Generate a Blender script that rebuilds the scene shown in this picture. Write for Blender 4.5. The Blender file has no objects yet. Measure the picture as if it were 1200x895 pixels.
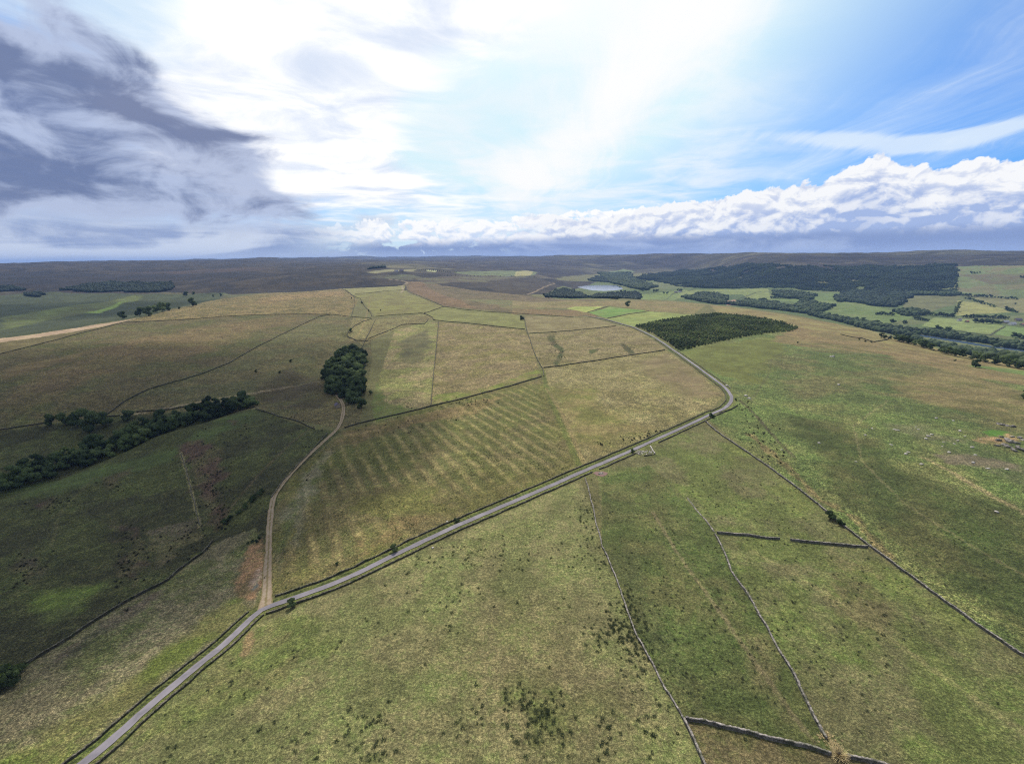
import bpy, math, random
import numpy as np
from mathutils import Matrix, Vector

S = bpy.context.scene
COL = S.collection
RAD = math.radians

# ------------------------------------------------------------------ camera
W0, H0, FPX = 1200.0, 895.0, 560.0          # photograph size and focal length, px
CAMH = 120.0
PITCH = math.atan(142.5 / FPX)
ROLL = RAD(0.38)
_r0 = np.array([1.0, 0, 0]); _u0 = np.array([0, math.sin(PITCH), math.cos(PITCH)])
CF = np.array([0, math.cos(PITCH), -math.sin(PITCH)])
CU = _u0 * math.cos(ROLL) + _r0 * math.sin(ROLL)
CR = _r0 * math.cos(ROLL) - _u0 * math.sin(ROLL)
CO = np.array([0.0, 0.0, CAMH])
cam_d = bpy.data.cameras.new('camera')
cam_d.sensor_width = 36.0
cam_d.lens = 36.0 * FPX / W0
cam_d.clip_start = 0.5
cam_d.clip_end = 60000
cam = bpy.data.objects.new('camera', cam_d)
COL.objects.link(cam)
M4 = Matrix.Identity(4)
for i in range(3):
    M4[i][0], M4[i][1], M4[i][2] = CR[i], CU[i], -CF[i]
    M4[i][3] = CO[i]
cam.matrix_world = M4
S.camera = cam

# ------------------------------------------------------------------ light and exposure
SUN_EL, SUN_AZ = 50.0, -1.5                  # degrees; azimuth from +Y towards +X
S.view_settings.view_transform = 'Standard'
S.view_settings.look = 'None'
S.view_settings.exposure = 0.0
S.view_settings.gamma = 1.0
S.cycles.use_denoising = False
S.cycles.pixel_filter_type = 'BLACKMAN_HARRIS'
S.cycles.filter_width = 1.15
S.cycles.max_bounces = 5
S.cycles.diffuse_bounces = 2
S.cycles.glossy_bounces = 2
S.cycles.volume_bounces = 1
S.cycles.transparent_max_bounces = 8
sd = bpy.data.lights.new('sun', 'SUN')
sd.energy = 4.0
sd.angle = RAD(0.55)
sd.color = (1.0, 0.955, 0.88)
sun = bpy.data.objects.new('sun', sd)
COL.objects.link(sun)
sdir = Vector((math.sin(RAD(SUN_AZ)) * math.cos(RAD(SUN_EL)), math.cos(RAD(SUN_AZ)) * math.cos(RAD(SUN_EL)), math.sin(RAD(SUN_EL))))
sun.rotation_euler = sdir.to_track_quat('Z', 'Y').to_euler()


# ------------------------------------------------------------------ node helper
class V:
    """a node socket with arithmetic"""
    tree = None

    def __init__(s, sock): s.s = sock

    @staticmethod
    def m(op, *a, clamp=False):
        n = V.tree.nodes.new('ShaderNodeMath'); n.operation = op; n.use_clamp = clamp
        for i, v in enumerate(a):
            if isinstance(v, V): V.tree.links.new(v.s, n.inputs[i])
            else: n.inputs[i].default_value = v
        return V(n.outputs[0])

    def __add__(s, o): return V.m('ADD', s, o)
    __radd__ = __add__
    def __sub__(s, o): return V.m('SUBTRACT', s, o)
    def __rsub__(s, o): return V.m('SUBTRACT', o, s)
    def __mul__(s, o): return V.m('MULTIPLY', s, o)
    __rmul__ = __mul__
    def __truediv__(s, o): return V.m('DIVIDE', s, o)
    def __rtruediv__(s, o): return V.m('DIVIDE', o, s)
    def __pow__(s, o): return V.m('POWER', s, o)
    def clamp(s): return V.m('ADD', s, 0.0, clamp=True)
    def max(s, o): return V.m('MAXIMUM', s, o)
    def min(s, o): return V.m('MINIMUM', s, o)


def ss(x, a, b, lo=0.0, hi=1.0):
    n = V.tree.nodes.new('ShaderNodeMapRange'); n.interpolation_type = 'SMOOTHSTEP'
    V.tree.links.new(x.s, n.inputs['Value'])
    for k, v in (('From Min', a), ('From Max', b), ('To Min', lo), ('To Max', hi)):
        if isinstance(v, V): V.tree.links.new(v.s, n.inputs[k])
        else: n.inputs[k].default_value = v
    return V(n.outputs[0])


def vec(x, y, z=0.0):
    n = V.tree.nodes.new('ShaderNodeCombineXYZ')
    for i, v in enumerate((x, y, z)):
        if isinstance(v, V): V.tree.links.new(v.s, n.inputs[i])
        else: n.inputs[i].default_value = v
    return V(n.outputs[0])


def noise(v, scale, detail=5, rough=0.55, dist=0.0, lac=2.0, color=False):
    n = V.tree.nodes.new('ShaderNodeTexNoise')
    if v is not None: V.tree.links.new(v.s, n.inputs['Vector'])
    n.inputs['Scale'].default_value = scale; n.inputs['Detail'].default_value = detail
    n.inputs['Roughness'].default_value = rough; n.inputs['Distortion'].default_value = dist
    n.inputs['Lacunarity'].default_value = lac
    return V(n.outputs['Color' if color else 'Fac'])


def mixc(f, a, b, mode='MIX'):
    n = V.tree.nodes.new('ShaderNodeMix'); n.data_type = 'RGBA'; n.blend_type = mode
    for k, v in ((0, f), (6, a), (7, b)):
        if isinstance(v, V): V.tree.links.new(v.s, n.inputs[k])
        elif k == 0: n.inputs[k].default_value = v
        else: n.inputs[k].default_value = (*v, 1.0) if len(v) == 3 else v
    return V(n.outputs[2])


def lin(c):
    return tuple((v / 255 / 12.92 if v / 255 <= 0.04045 else ((v / 255 + 0.055) / 1.055) ** 2.4) for v in c)


# ------------------------------------------------------------------ sky
wd = bpy.data.worlds.new('World')
S.world = wd
wd.use_nodes = True
nt = wd.node_tree
nt.nodes.clear()
V.tree = nt
sky = nt.nodes.new('ShaderNodeTexSky')
sky.sky_type = 'NISHITA'
sky.sun_disc = False
sky.sun_elevation = RAD(SUN_EL)
sky.sun_rotation = RAD(SUN_AZ)
sky.altitude = 350
sky.air_density = 1.0
sky.dust_density = 1.0
sky.ozone_density = 2.5
tc = nt.nodes.new('ShaderNodeTexCoord')
sx = nt.nodes.new('ShaderNodeSeparateXYZ')
nt.links.new(tc.outputs['Generated'], sx.inputs[0])
dx, dy, dz = V(sx.outputs[0]), V(sx.outputs[1]), V(sx.outputs[2])
az = V.m('ARCTAN2', dx, dy) * 57.2958
el = V.m('ARCSINE', dz.min(1.0).max(-1.0)) * 57.2958
zz = dz.max(0.0) + 0.05
cx, cy = dx / zz, dy / zz                       # position on a flat cloud layer


def blob(a0, e0, wa, we, tilt=0.0):
    """soft elliptical bank in azimuth/elevation degrees"""
    t = RAD(tilt)
    A, B = az - a0, el - e0
    p = (A * math.cos(t) + B * math.sin(t)) / wa
    q = (B * math.cos(t) - A * math.sin(t)) / we
    return V.m('EXPONENT', (p * p + q * q) * -1.0)


K = 10.0                                        # colours are divided by the background strength 0.1
def C(r, g, b, k=1.0):
    l = lin((r, g, b)); return tuple(v * K * k for v in l)

base = mixc(1.0, V(sky.outputs[0]), (0.30, 0.74, 1.34), 'MULTIPLY')
fine = noise(vec(cx, cy), 1.6, 9, 0.58, 0.6)
soft = noise(vec(cx, cy, 3.0), 0.7, 5, 0.5, 0.4)
ang = noise(vec(az * 0.16, el * 0.30, 1.7), 1.0, 9, 0.56, 0.5)
ang2 = noise(vec(az * 0.05, el * 0.12, 5.7), 1.0, 5, 0.55, 0.6)

lay_ = noise(vec(az * 0.045, el * 0.30, 9.7), 1.0, 6, 0.55, 0.9)
# bright air round the sun, seen through thin cirrostratus
dsun = dx * sdir.x + dy * sdir.y + dz * sdir.z
glow = ss(dsun, 0.62, 0.90)
c0 = mixc((glow * 0.9 + blob(0, 14, 27, 14) * 0.72).clamp(), base, C(218, 246, 255, 1.0))
c0 = mixc(ss(fine * 0.6 + soft * 0.4, 0.40, 0.66) * ss(V.m('ABSOLUTE', az), 34.0, 18.0) * 0.75, c0, C(250, 253, 255, 1.0))
under = ss(el + (lay_ - 0.5) * 3.0, 8.0, 3.5) * ss(az, -16.0, -28.0)
c0 = mixc(under * 0.85, c0, C(206, 218, 242))
c0 = mixc(ss(dsun, 0.82, 0.97), c0, C(255, 255, 255, 1.25))
# long cirrus streaks running away from the camera
wob = noise(vec(cx * 0.35, cy * 0.12, 2.0), 1.0, 3, 0.5)
sxx = cx * 1.9 - cy * 0.28 + wob * 3.0 + soft * 0.9
st1 = noise(vec(sxx, cy * 0.13, 0.3), 1.7, 9, 0.66, 0.12)
st2 = noise(vec(sxx * 0.45, cy * 0.10, 7.3), 1.0, 5, 0.5, 0.2)
band = ss(el, 2.0, 6.0)
edge = ss(el + (st2 - 0.5) * 7.0 - (az - 20.0) * 0.02, 5.6, 8.5)        # deep blue gap above the cumulus at the right
streak = ss(st1 * 0.7 + fine * 0.3 + (st2 - 0.5) * 1.1, 0.28, 0.78) * band * (edge * 0.85 + 0.15 * ss(az, 38.0, 20.0))
c1 = mixc(streak * ss(az, 44.0, 16.0, 0.50, 0.80), c0, C(232, 246, 255, 1.0))
bloom = ss(blob(13, 17, 17, 4.2, 34) + blob(3, 9, 9, 3) * .5 + blob(8, 25, 16, 6) * .8 + (st2 - 0.5) * 1.1 + (st1 - 0.5) * 1.5 + (fine - 0.5) * 0.8, 0.05, 1.25)
c1 = mixc(bloom * 0.95, c1, C(255, 255, 255, 1.02))
# long thin wisp low on the right
wisp = blob(33, 10.4, 9.5, 0.8, -9) + blob(41, 9.6, 7, 0.7, 6)
c1 = mixc(ss(wisp * 0.9 + (st1 - 0.5) * 1.6, 0.25, 0.8) * 0.75, c1, C(228, 242, 255))
# white broken cloud over the upper left and centre
wm = blob(-21, 19, 13, 9, 35) * 1.15 + blob(-5, 25, 12, 6) * 0.9 + blob(-30, 11, 9, 4.5, -20) * 0.75 + blob(-12, 7, 13, 3.2, -12) * 0.62 + blob(-18, 13, 6, 6) * .5
white = ss(wm + ((fine - 0.5) * 0.9 + (soft - 0.5) * 0.9) * ss(wm, 0.02, 0.22), 0.26, 0.80)
wsh = ss(fine + (soft - 0.5) * 0.6, 0.30, 0.60)
c2 = mixc(white * 0.97, c1, mixc(wsh, C(222, 232, 250), C(255, 255, 255, 1.12)))
# dark stratocumulus at the left
lay = noise(vec(az * 0.045, el * 0.30, 9.7), 1.0, 8, 0.55, 0.9)
dm = (blob(-47, 14.5, 11, 4.6, -22) * 1.05 + blob(-40, 19, 9, 1.6, -30) * .55 + blob(-33, 12.2, 6, 1.4, -25) * .6 + blob(-36, 12.8, 6.5, 1.8, -28) * 0.85 + blob(-40, 6.3, 13, 2.4, -2) * 1.30
      + blob(-49, 9.5, 7, 1.8, 0) * 0.6 + blob(-27, 6.6, 4.5, 1.8, -24) * 0.75 + blob(-27, 10.2, 4.5, 2.2, -5) * 0.5 + blob(-15, 4.4, 2.8, 0.8, 0) * 0.65 + blob(-66, 8, 18, 12) * 0.9
      + blob(-22, 2.7, 9, 0.9, 0) * 0.55)
dtex = (ang - 0.5) * 2.3 + (lay - 0.5) * 0.9
dark = ss(dm * 1.40 + dtex * ss(dm, 0.03, 0.30), 0.15, 1.0) * 0.95
dcol = mixc(ss(dm * 0.35 + dtex * 1.1, 0.10, 0.75), C(184, 196, 224), C(112, 126, 164))
c3 = mixc(dark, c2, dcol)
# pale layered band under it down to the horizon at the left
lowl = ss(el + (lay - 0.5) * 2.2 + (ang - 0.5) * 1.3, 4.1, 2.7) * ss(az, -12.0, -26.0)
lcol = mixc(ss(lay + (ang - 0.5) * 0.5, 0.40, 0.62), C(146, 164, 204), C(212, 222, 240))
c3 = mixc(lowl * 0.9, c3, lcol)
# cumulus bank low on the right, small heaps in the middle
def cumulus(col, top, bot, scale, seed, lo, hi, mask, brk=0.0):
    wv = noise(vec(az * 0.22, el * 0.35, seed), scale, 3, 0.5)
    u, v = az * 0.30 + wv * 0.7, el * 0.52 + wv * 0.5
    n1 = noise(vec(u, v, seed + 1.3), scale, 7, 0.55, 0.25)
    n2 = noise(vec(u - 0.10 / scale, v + 0.30 / scale, seed + 1.3), scale, 5, 0.55, 0.25)
    big = noise(vec(az * 0.11, seed + 2.2, 0.0), scale, 3, 0.5)
    big2 = noise(vec(az * 0.50, seed + 5.2, 0.0), scale, 3, 0.6)
    edge = top + (big - 0.5) * 4.0 + (big2 - 0.5) * 2.0 + (n1 - 0.5) * 2.4
    a = ss(edge - el, 0.0, 0.22) * mask
    if brk: a = a * ss(n1, brk - 0.04, brk + 0.05)
    relief = ss(n1 - n2, -0.15, 0.13)
    rel_el = (edge - el) / 3.0
    lit = (relief * 0.85 + 0.62 - rel_el * 0.58 + (n1 - 0.5) * 0.9).clamp()
    lit = lit.max(ss(rel_el, 0.16, 0.0) * 0.85)
    base_f = ss(el + (n1 - 0.5) * 0.9, bot + 0.9, bot - 0.4)
    cc = mixc(lit, lo, hi)
    cc = mixc(base_f, cc, C(136, 156, 200))
    return mixc(a, col, cc)

haze_w = ss(el, 7.5, 3.0) * ss(az, -26.0, -14.0) * ss(az, 16.0, 2.0)
c3 = mixc(haze_w * 0.55, c3, C(240, 250, 255, 1.0))
far = cumulus(c3, ss(az, -20.0, -2.0) * 1.9 + 3.4, 1.7, 1.3, 21.0, C(196, 216, 246), C(255, 255, 255, 1.05), ss(az, -24.0, -14.0) * ss(az, 30.0, 12.0), brk=0.42)
topR = ss(az, -4.0, 12.0) * 1.3 + ss(az, 14.0, 24.0) * 0.9 + ss(az, 28.0, 34.0) * 1.5 + ss(az, 31., 34.5) * ss(az, 39.0, 35.5) * 0.8 + 4.1
c4 = cumulus(far, topR, 2.1, 1.25, 4.0, C(168, 188, 230), C(252, 253, 255), ss(az, -2.0, 6.0))
# flat grey-blue bases and haze on the horizon
hb = ss(el + (ang2 - 0.5) * 1.4, 2.9, 1.5) * ss(az, -12.0, 2.0)
c5 = mixc(hb * 0.85, c4, mixc(ss(lay + (ang - 0.5) * 0.6, 0.42, 0.62), C(138, 158, 204), C(182, 198, 232)))
hz = ss(el + (lay - 0.5) * 1.0, 1.5, 0.1)
c6 = mixc(hz * 0.8, c5, mixc(ss(az, -20.0, 10.0), C(196, 208, 232), C(172, 190, 230)))
# white cloud added over the unseen sky, out of the picture, to whiten fill
rest = ss(V.m('ABSOLUTE', az), 55.0, 70.0).max(ss(el, 27.0, 34.0) * ss(dsun, 0.985, 0.95)) * ss(el, 0.0, 4.0)
c6 = mixc(rest * ss(fine + (soft - 0.5), 0.36, 0.60) * 0.9, c6, C(214, 216, 222))
# below the horizon: dull ground colour, never seen
c7 = mixc(ss(dz, -0.02, -0.08), c6, C(90, 95, 80))
bg = nt.nodes.new('ShaderNodeBackground')
bg.inputs['Strength'].default_value = 0.1
nt.links.new(c7.s, bg.inputs['Color'])
wo = nt.nodes.new('ShaderNodeOutputWorld')
nt.links.new(bg.outputs[0], wo.inputs['Surface'])

# ------------------------------------------------------------------ numpy noise
def _hash(ix, iy, seed):
    h = (ix.astype(np.int64) * 374761393 + iy.astype(np.int64) * 668265263 + seed * 1442695041) & 0xFFFFFFFF
    h = ((h ^ (h >> 13)) * 1274126177) & 0xFFFFFFFF
    return ((h ^ (h >> 16)) & 0xFFFF) / 65535.0


def vn(x, y, seed=0):
    ix, iy = np.floor(x), np.floor(y)
    fx, fy = x - ix, y - iy
    fx = fx * fx * fx * (fx * (fx * 6 - 15) + 10); fy = fy * fy * fy * (fy * (fy * 6 - 15) + 10)
    a, b = _hash(ix, iy, seed), _hash(ix + 1, iy, seed)
    c, d = _hash(ix, iy + 1, seed), _hash(ix + 1, iy + 1, seed)
    return (a + (b - a) * fx) * (1 - fy) + (c + (d - c) * fx) * fy


def fbm(x, y, scale, octv=4, seed=0, gain=0.5):
    """about -1..1, features SCALE metres across"""
    x = x / scale; y = y / scale; s = 0; a = 1; t = 0
    for i in range(octv):
        s = s + a * (vn(x + 13.7 * i, y - 7.1 * i, seed + i) * 2 - 1); t += a
        ca, sa = 0.8, 0.6
        x, y = (x * ca - y * sa) * 2.03, (x * sa + y * ca) * 2.03
        a *= gain
    return s / t


def sstep(x, a, b):
    t = np.clip((x - a) / (b - a), 0, 1)
    return t * t * (3 - 2 * t)


def ray(px, py):
    px = np.asarray(px, float); py = np.asarray(py, float)
    d = CF + ((px - W0 / 2) / FPX)[..., None] * CR + ((H0 / 2 - py) / FPX)[..., None] * CU
    return d / np.linalg.norm(d, axis=-1, keepdims=True)


def on_plane(px, py, z):
    d = ray(px, py)
    t = (z - CAMH) / d[..., 2]
    return CO + d * t[..., None]


# ------------------------------------------------------------------ terrain from landmarks of the valley sides
# per compass column: (image row used to find the distance, height in metres) for the plateau, gill, slope, brow,
# valley floor, lower slope, moor edge and skyline
TAB = {
    -150: [(895, -8), (620, -34), (500, -16), (420, -6), (402, -45), (352, -25), (334, 25), (314, 95)],
    0: [(895, -6), (565, -32), (470, -14), (400, -3), (388, -42), (347, -22), (332, 22), (311, 105)],
    150: [(895, -4), (520, -32), (450, -12), (377, 2), (366, -38), (341, -12), (326, 30), (307, 130)],
    300: [(895, -2), (600, -12), (450, -14), (347, 6), (342, -12), (331, 22), (321, 52), (308, 112)],
    450: [(895, 0), (560, -3), (450, -13), (345, 6), (336, 0), (326, 34), (315, 76), (304.3, 152)],
    600: [(895, 0), (560, 0), (450, -2), (362, 6), (350, -12), (332, -8), (318, 30), (303, 150)],
    700: [(895, 0), (560, 0), (450, 0), (352, -4), (345, -60), (331, -52), (317, 0), (299, 190)],
    800: [(895, 0), (600, 0), (450, 2), (356, -6), (350, -85), (332, -60), (315, 10), (297, 200)],
    900: [(895, 0), (620, 0), (450, 4), (367, -8), (361, -105), (339, -75), (312, 62), (297, 170)],
    1000: [(895, 0), (640, 0), (470, 4), (386, -10), (379, -112), (346, -85), (312, 60), (296, 170)],
    1100: [(895, 0), (660, 0), (490, 5), (414, -12), (400, -114), (351, -88), (310, 68), (295, 175)],
    1200: [(895, 0), (680, 0), (510, 5), (433, -15), (416, -116), (353, -90), (312, 66), (295, 172)],
    1350: [(895, 0), (700, 0), (540, 5), (460, -18), (440, -118), (360, -92), (314, 66), (294, 168)],
}
FAR8 = {-150: 50, 0: 60, 150: 100, 300: 190, 450: 250, 600: 235, 700: 150, 800: 100, 900: 100, 1000: 100, 1100: 100, 1200: 100, 1350: 100}
AZG = np.arange(-80, 80.01, 0.25)


def _smooth(v, sig=8):
    k = np.exp(-0.5 * (np.arange(-3 * sig, 3 * sig + 1) / sig) ** 2); k /= k.sum()
    return np.convolve(np.pad(v, 3 * sig, mode='edge'), k, mode='valid')


LR, ZZ = [], []
for k in range(8):
    a, lr, zk = [], [], []
    for px, rows in sorted(TAB.items()):
        p = on_plane(px, rows[k][0], rows[k][1])
        a.append(math.degrees(math.atan2(p[0], p[1]))); lr.append(math.log(math.hypot(p[0], p[1]))); zk.append(rows[k][1])
    sg = 10 if k < 3 else 6
    LR.append(_smooth(np.interp(AZG, a, lr), sg)); ZZ.append(_smooth(np.interp(AZG, a, zk), sg))
a8 = [math.degrees(math.atan2((p - 600) / 560.0, 0.97)) for p in sorted(FAR8)]
LR = [np.full_like(AZG, math.log(1.0))] + LR + [np.maximum(np.full_like(AZG, math.log(15000)), LR[-1] + 0.2), np.full_like(AZG, math.log(30000))]
ZZ = [ZZ[0] * 0.3] + ZZ + [_smooth(np.interp(AZG, a8, [FAR8[p] for p in sorted(FAR8)])), np.full_like(AZG, -250.0)]
LR = np.array(LR); ZZ = np.array(ZZ)
LR = np.maximum.accumulate(LR + np.arange(len(LR))[:, None] * 1e-4, axis=0)


def base_height(x, y):
    r = np.hypot(x, y)
    az_ = np.degrees(np.arctan2(x, y))
    back = sstep(np.abs(az_), 75, 120)
    az_ = np.clip(az_, -79, 79)
    lr = np.log(np.maximum(r, 1.0))
    fi = (az_ + 80) / 0.25; i0 = np.clip(fi.astype(int), 0, len(AZG) - 2); ft = fi - i0
    L = LR[:, i0] * (1 - ft) + LR[:, i0 + 1] * ft
    Z = ZZ[:, i0] * (1 - ft) + ZZ[:, i0 + 1] * ft
    n = len(L)
    h = np.diff(L, axis=0); dl = np.diff(Z, axis=0) / np.maximum(h, 1e-3)
    t = np.zeros_like(Z)
    prod = dl[:-1] * dl[1:]
    t[1:-1] = np.where(prod > 0, 2 * prod / np.where(prod > 0, dl[:-1] + dl[1:], 1), 0)     # harmonic mean: no overshoot
    out = Z[0].copy()
    for k in range(n - 1):
        m = (lr >= L[k]) & (lr <= L[k + 1])
        if not m.any(): continue
        hh = np.maximum(h[k][m], 1e-3); s = (lr[m] - L[k][m]) / hh
        out[m] = ((2 * s**3 - 3 * s**2 + 1) * Z[k][m] + (s**3 - 2 * s**2 + s) * hh * t[k][m]
                  + (-2 * s**3 + 3 * s**2) * Z[k + 1][m] + (s**3 - s**2) * hh * t[k + 1][m])
    out[lr > L[-1]] = -250
    return out * (1 - back)


def polydist(x, y, pts, want_t=False):
    """distance from points to a polyline"""
    best = np.full(x.shape, 1e9)
    for (ax, ay), (bx, by) in zip(pts[:-1], pts[1:]):
        vx, vy = bx - ax, by - ay
        t = np.clip(((x - ax) * vx + (y - ay) * vy) / (vx * vx + vy * vy + 1e-9), 0, 1)
        best = np.minimum(best, np.hypot(x - ax - t * vx, y - ay - t * vy))
    return best


def inside(x, y, pts):
    c = np.zeros(x.shape, bool)
    n = len(pts)
    for i in range(n):
        x1, y1 = pts[i]; x2, y2 = pts[(i + 1) % n]
        if y1 == y2: continue
        c ^= ((y1 > y) != (y2 > y)) & (x < (x2 - x1) * (y - y1) / (y2 - y1) + x1)
    return c


LAKE_Z, RIVER_Z = -57.0, -115.5
LAKE = on_plane([676, 684, 700, 722, 728, 730, 722, 708, 694, 684], [336.6, 335.0, 334.2, 334.2, 336.0, 338.8, 340.2, 341.0, 340.4, 338.4], LAKE_Z)[:, :2]
RIVER = on_plane([1052, 1075, 1100, 1130, 1160, 1200, 1260], [389.5, 392.6, 396.4, 401.2, 406.0, 411.0, 421], RIVER_Z)[:, :2]
RIVW = 17.0
CAZ, SAZ = math.cos(RAD(26)), math.sin(RAD(26))        # ridge and furrow runs 26 degrees left of north
FIELD_RF = None


def height(x, y):
    x = np.asarray(x, float); y = np.asarray(y, float)
    shp = x.shape; x = x.ravel(); y = y.ravel()
    r = np.hypot(x, y)
    z = base_height(x, y)
    z += fbm(x, y, 160, 3, 5) * (0.8 + 6.0 * sstep(r, 400, 3500)) * sstep(r, 60, 200)
    z += fbm(x, y, 38, 3, 15) * (0.45 + 1.2 * sstep(r, 500, 3000))
    z += fbm(x, y, 900, 4, 25) * 40 * sstep(r, 3000, 9000)
    z += fbm(x, y, 300, 3, 35) * 9 * sstep(r, 2600, 4500) * (z > -20)
    # gill running down the left valley
    g = GILL
    d = polydist(x, y, g)
    z -= 5.0 * np.exp(-(d / 14.0) ** 2) * sstep(r, 90, 200)
    # quarry hollow and old ridges
    if FIELD_RF is not None:
        m = inside(x, y, FIELD_RF)
        c = (x[m] * CAZ + y[m] * SAZ) + fbm(x[m], y[m], 60, 2, 77) * 2.0
        z[m] += 0.24 * np.sin(c * 2 * math.pi / 9.5)
    near = (np.abs(x - LAKE[:, 0].mean()) < 1300) & (np.abs(y - LAKE[:, 1].mean()) < 1600)
    if near.any():
        xn, yn = x[near], y[near]
        dn = polydist(xn, yn, [tuple(p) for p in LAKE] + [tuple(LAKE[0])])
        ins = inside(xn, yn, LAKE)
        sd_ = np.where(ins, -dn, dn)
        w = sstep(sd_, 260, 10)
        zn = z[near]
        zn = np.minimum(zn, np.maximum(zn * (1 - w) + (LAKE_Z + 1.0) * w, LAKE_Z + 0.6)) * (w > 0.5) + (zn * (1 - w) + (LAKE_Z + 1.0) * w) * (w <= 0.5)
        z[near] = np.where(ins, LAKE_Z - 3 * sstep(-sd_, -2, 18), np.where(w > 0.5, np.maximum(zn, LAKE_Z + 0.5), zn))
    d = polydist(x, y, RIVER)
    m = d < 70
    if m.any():
        w = sstep(d[m], 70, RIVW + 4)
        z[m] = z[m] * (1 - w) + (RIVER_Z + 1.2) * w
        z[m] -= 3.5 * sstep(d[m], RIVW + 3, RIVW - 3)
    return z.reshape(shp)


def unproj(px, py, lift=0.0):
    """where the view line through a photograph point meets the terrain"""
    px = np.atleast_1d(np.asarray(px, float)); py = np.atleast_1d(np.asarray(py, float))
    d = ray(px, py)
    n = len(px)
    lo = np.full(n, 60.0); hi = np.full(n, np.nan)
    ts = 60.0 * 1.012 ** np.arange(0, 520)
    ts = ts[ts < 26000]
    P = CO + d[:, None, :] * ts[None, :, None]
    below = P[..., 2] < height(P[..., 0], P[..., 1]) + lift
    first = np.where(below.any(1), below.argmax(1), len(ts) - 1)
    lo = ts[np.maximum(first - 1, 0)]; hi = ts[first]
    for _ in range(14):
        mid = (lo + hi) / 2
        p = CO + d * mid[:, None]
        b = p[:, 2] < height(p[:, 0], p[:, 1]) + lift
        hi = np.where(b, mid, hi); lo = np.where(b, lo, mid)
    return CO + d * hi[:, None]


_gp = [(0, 575), (60, 556), (120, 531), (175, 505), (240, 488), (300, 470), (360, 440), (405, 392)]
GILL = [(0.0, 1e6), (1.0, 1e6)]
GILL = [tuple(p[:2]) for p in unproj(*zip(*_gp))]


def W(pts):
    """photograph points -> ground points (x, y)"""
    return [tuple(p[:2]) for p in unproj([p[0] for p in pts], [p[1] for p in pts])]


_rf = W([(318, 690), (322, 610), (345, 560), (404, 504), (512, 476), (636, 445), (672, 545), (640, 562), (520, 614), (463, 642), (400, 672)])
FIELD_RF = _rf
print('terrain ok')

# ------------------------------------------------------------------ ground sheet
fine_az = np.arange(-54, 54.01, 0.095)
coarse = np.concatenate([np.arange(-180, -54, 3.0), fine_az, np.arange(56, 179.9, 3.0)])
rr = np.concatenate([np.exp(np.linspace(math.log(2), math.log(75), 24))[:-1], np.exp(np.linspace(math.log(75), math.log(28000), 960))])
A_, R_ = np.meshgrid(np.radians(coarse), rr)
GX, GY = (R_ * np.sin(A_)), (R_ * np.cos(A_))
GZ = height(GX, GY)
gx, gy, gz = GX.ravel(), GY.ravel(), GZ.ravel()
gr = np.hypot(gx, gy)
print('ground verts', len(gx))

# albedo per vertex: colours given as they look in full sun, divided by the light that falls there
SUNLIT = 1.42


def alb(c, e=SUNLIT):
    l = np.array(lin(c)); g = l @ np.array([0.3, 0.6, 0.1])
    return (l * 0.90 + g * 0.10) * np.array([0.97, 0.93, 0.88]) / e


colv = np.zeros((len(gx), 3)); colv[:] = alb((122, 120, 74))
ruff = np.full(len(gx), 0.6)          # how coarse the vegetation is (drives shader contrast)


def bbox(pts, pad=0):
    a = np.array(pts)
    return np.nonzero((gx > a[:, 0].min() - pad) & (gx < a[:, 0].max() + pad) & (gy > a[:, 1].min() - pad) & (gy < a[:, 1].max() + pad))[0]


def feather_noise(i, size):
    return fbm(gx[i], gy[i], size, 3, 91)


def zone(pts, c, c2=None, rough=None, mixs=60, feather=0, e=SUNLIT, seed=3, opa=1.0, bias=0.0):
    """a patch of ground cover: colour c, mottled with c2"""
    w = W(pts)
    i = bbox(w, feather)
    if not len(i): return
    xi, yi = gx[i], gy[i]
    if feather:
        jx = fbm(xi, yi, feather * 1.6, 3, 51) * feather; jy = fbm(xi, yi, feather * 1.6, 3, 61) * feather
        ins = inside(xi + jx, yi + jy, w)
        d = polydist(xi + jx, yi + jy, w + [w[0]])
        f = np.where(ins, sstep(d, -feather * .2, feather * 0.9), 0)
    else:
        f = inside(xi, yi, w).astype(float)
    f = f * opa
    col = np.tile(alb(c, e), (len(i), 1))
    if c2 is not None:
        m = sstep(fbm(xi, yi, mixs, 4, seed, 0.6) + bias, -0.25, 0.35)[:, None]
        col = col * (1 - m) + alb(c2, e) * m
    colv[i] = colv[i] * (1 - f[:, None]) + col * f[:, None]
    if rough is not None: ruff[i] = ruff[i] * (1 - f) + rough * f


def strip(pts, width, c, e=SUNLIT, soft=0.5, opa=1.0, world=False, rough=None, jit=0.0):
    """a band of ground cover along a line, WIDTH metres wide"""
    w = pts if world else W(pts)
    i = bbox(w, width * 2 + 2)
    if not len(i): return
    d = polydist(gx[i], gy[i], w)
    if jit: d = d + fbm(gx[i], gy[i], jit * 2, 3, 33) * jit
    hw = np.maximum(width / 2, gr[i] * 0.0011)
    f = sstep(d, hw * (1 + soft), hw * (1 - soft)) * opa * np.minimum(1, width / 2 / hw)
    colv[i] = colv[i] * (1 - f[:, None]) + alb(c, e) * f[:, None]
    if rough is not None: ruff[i] = ruff[i] * (1 - f) + rough * f


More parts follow.
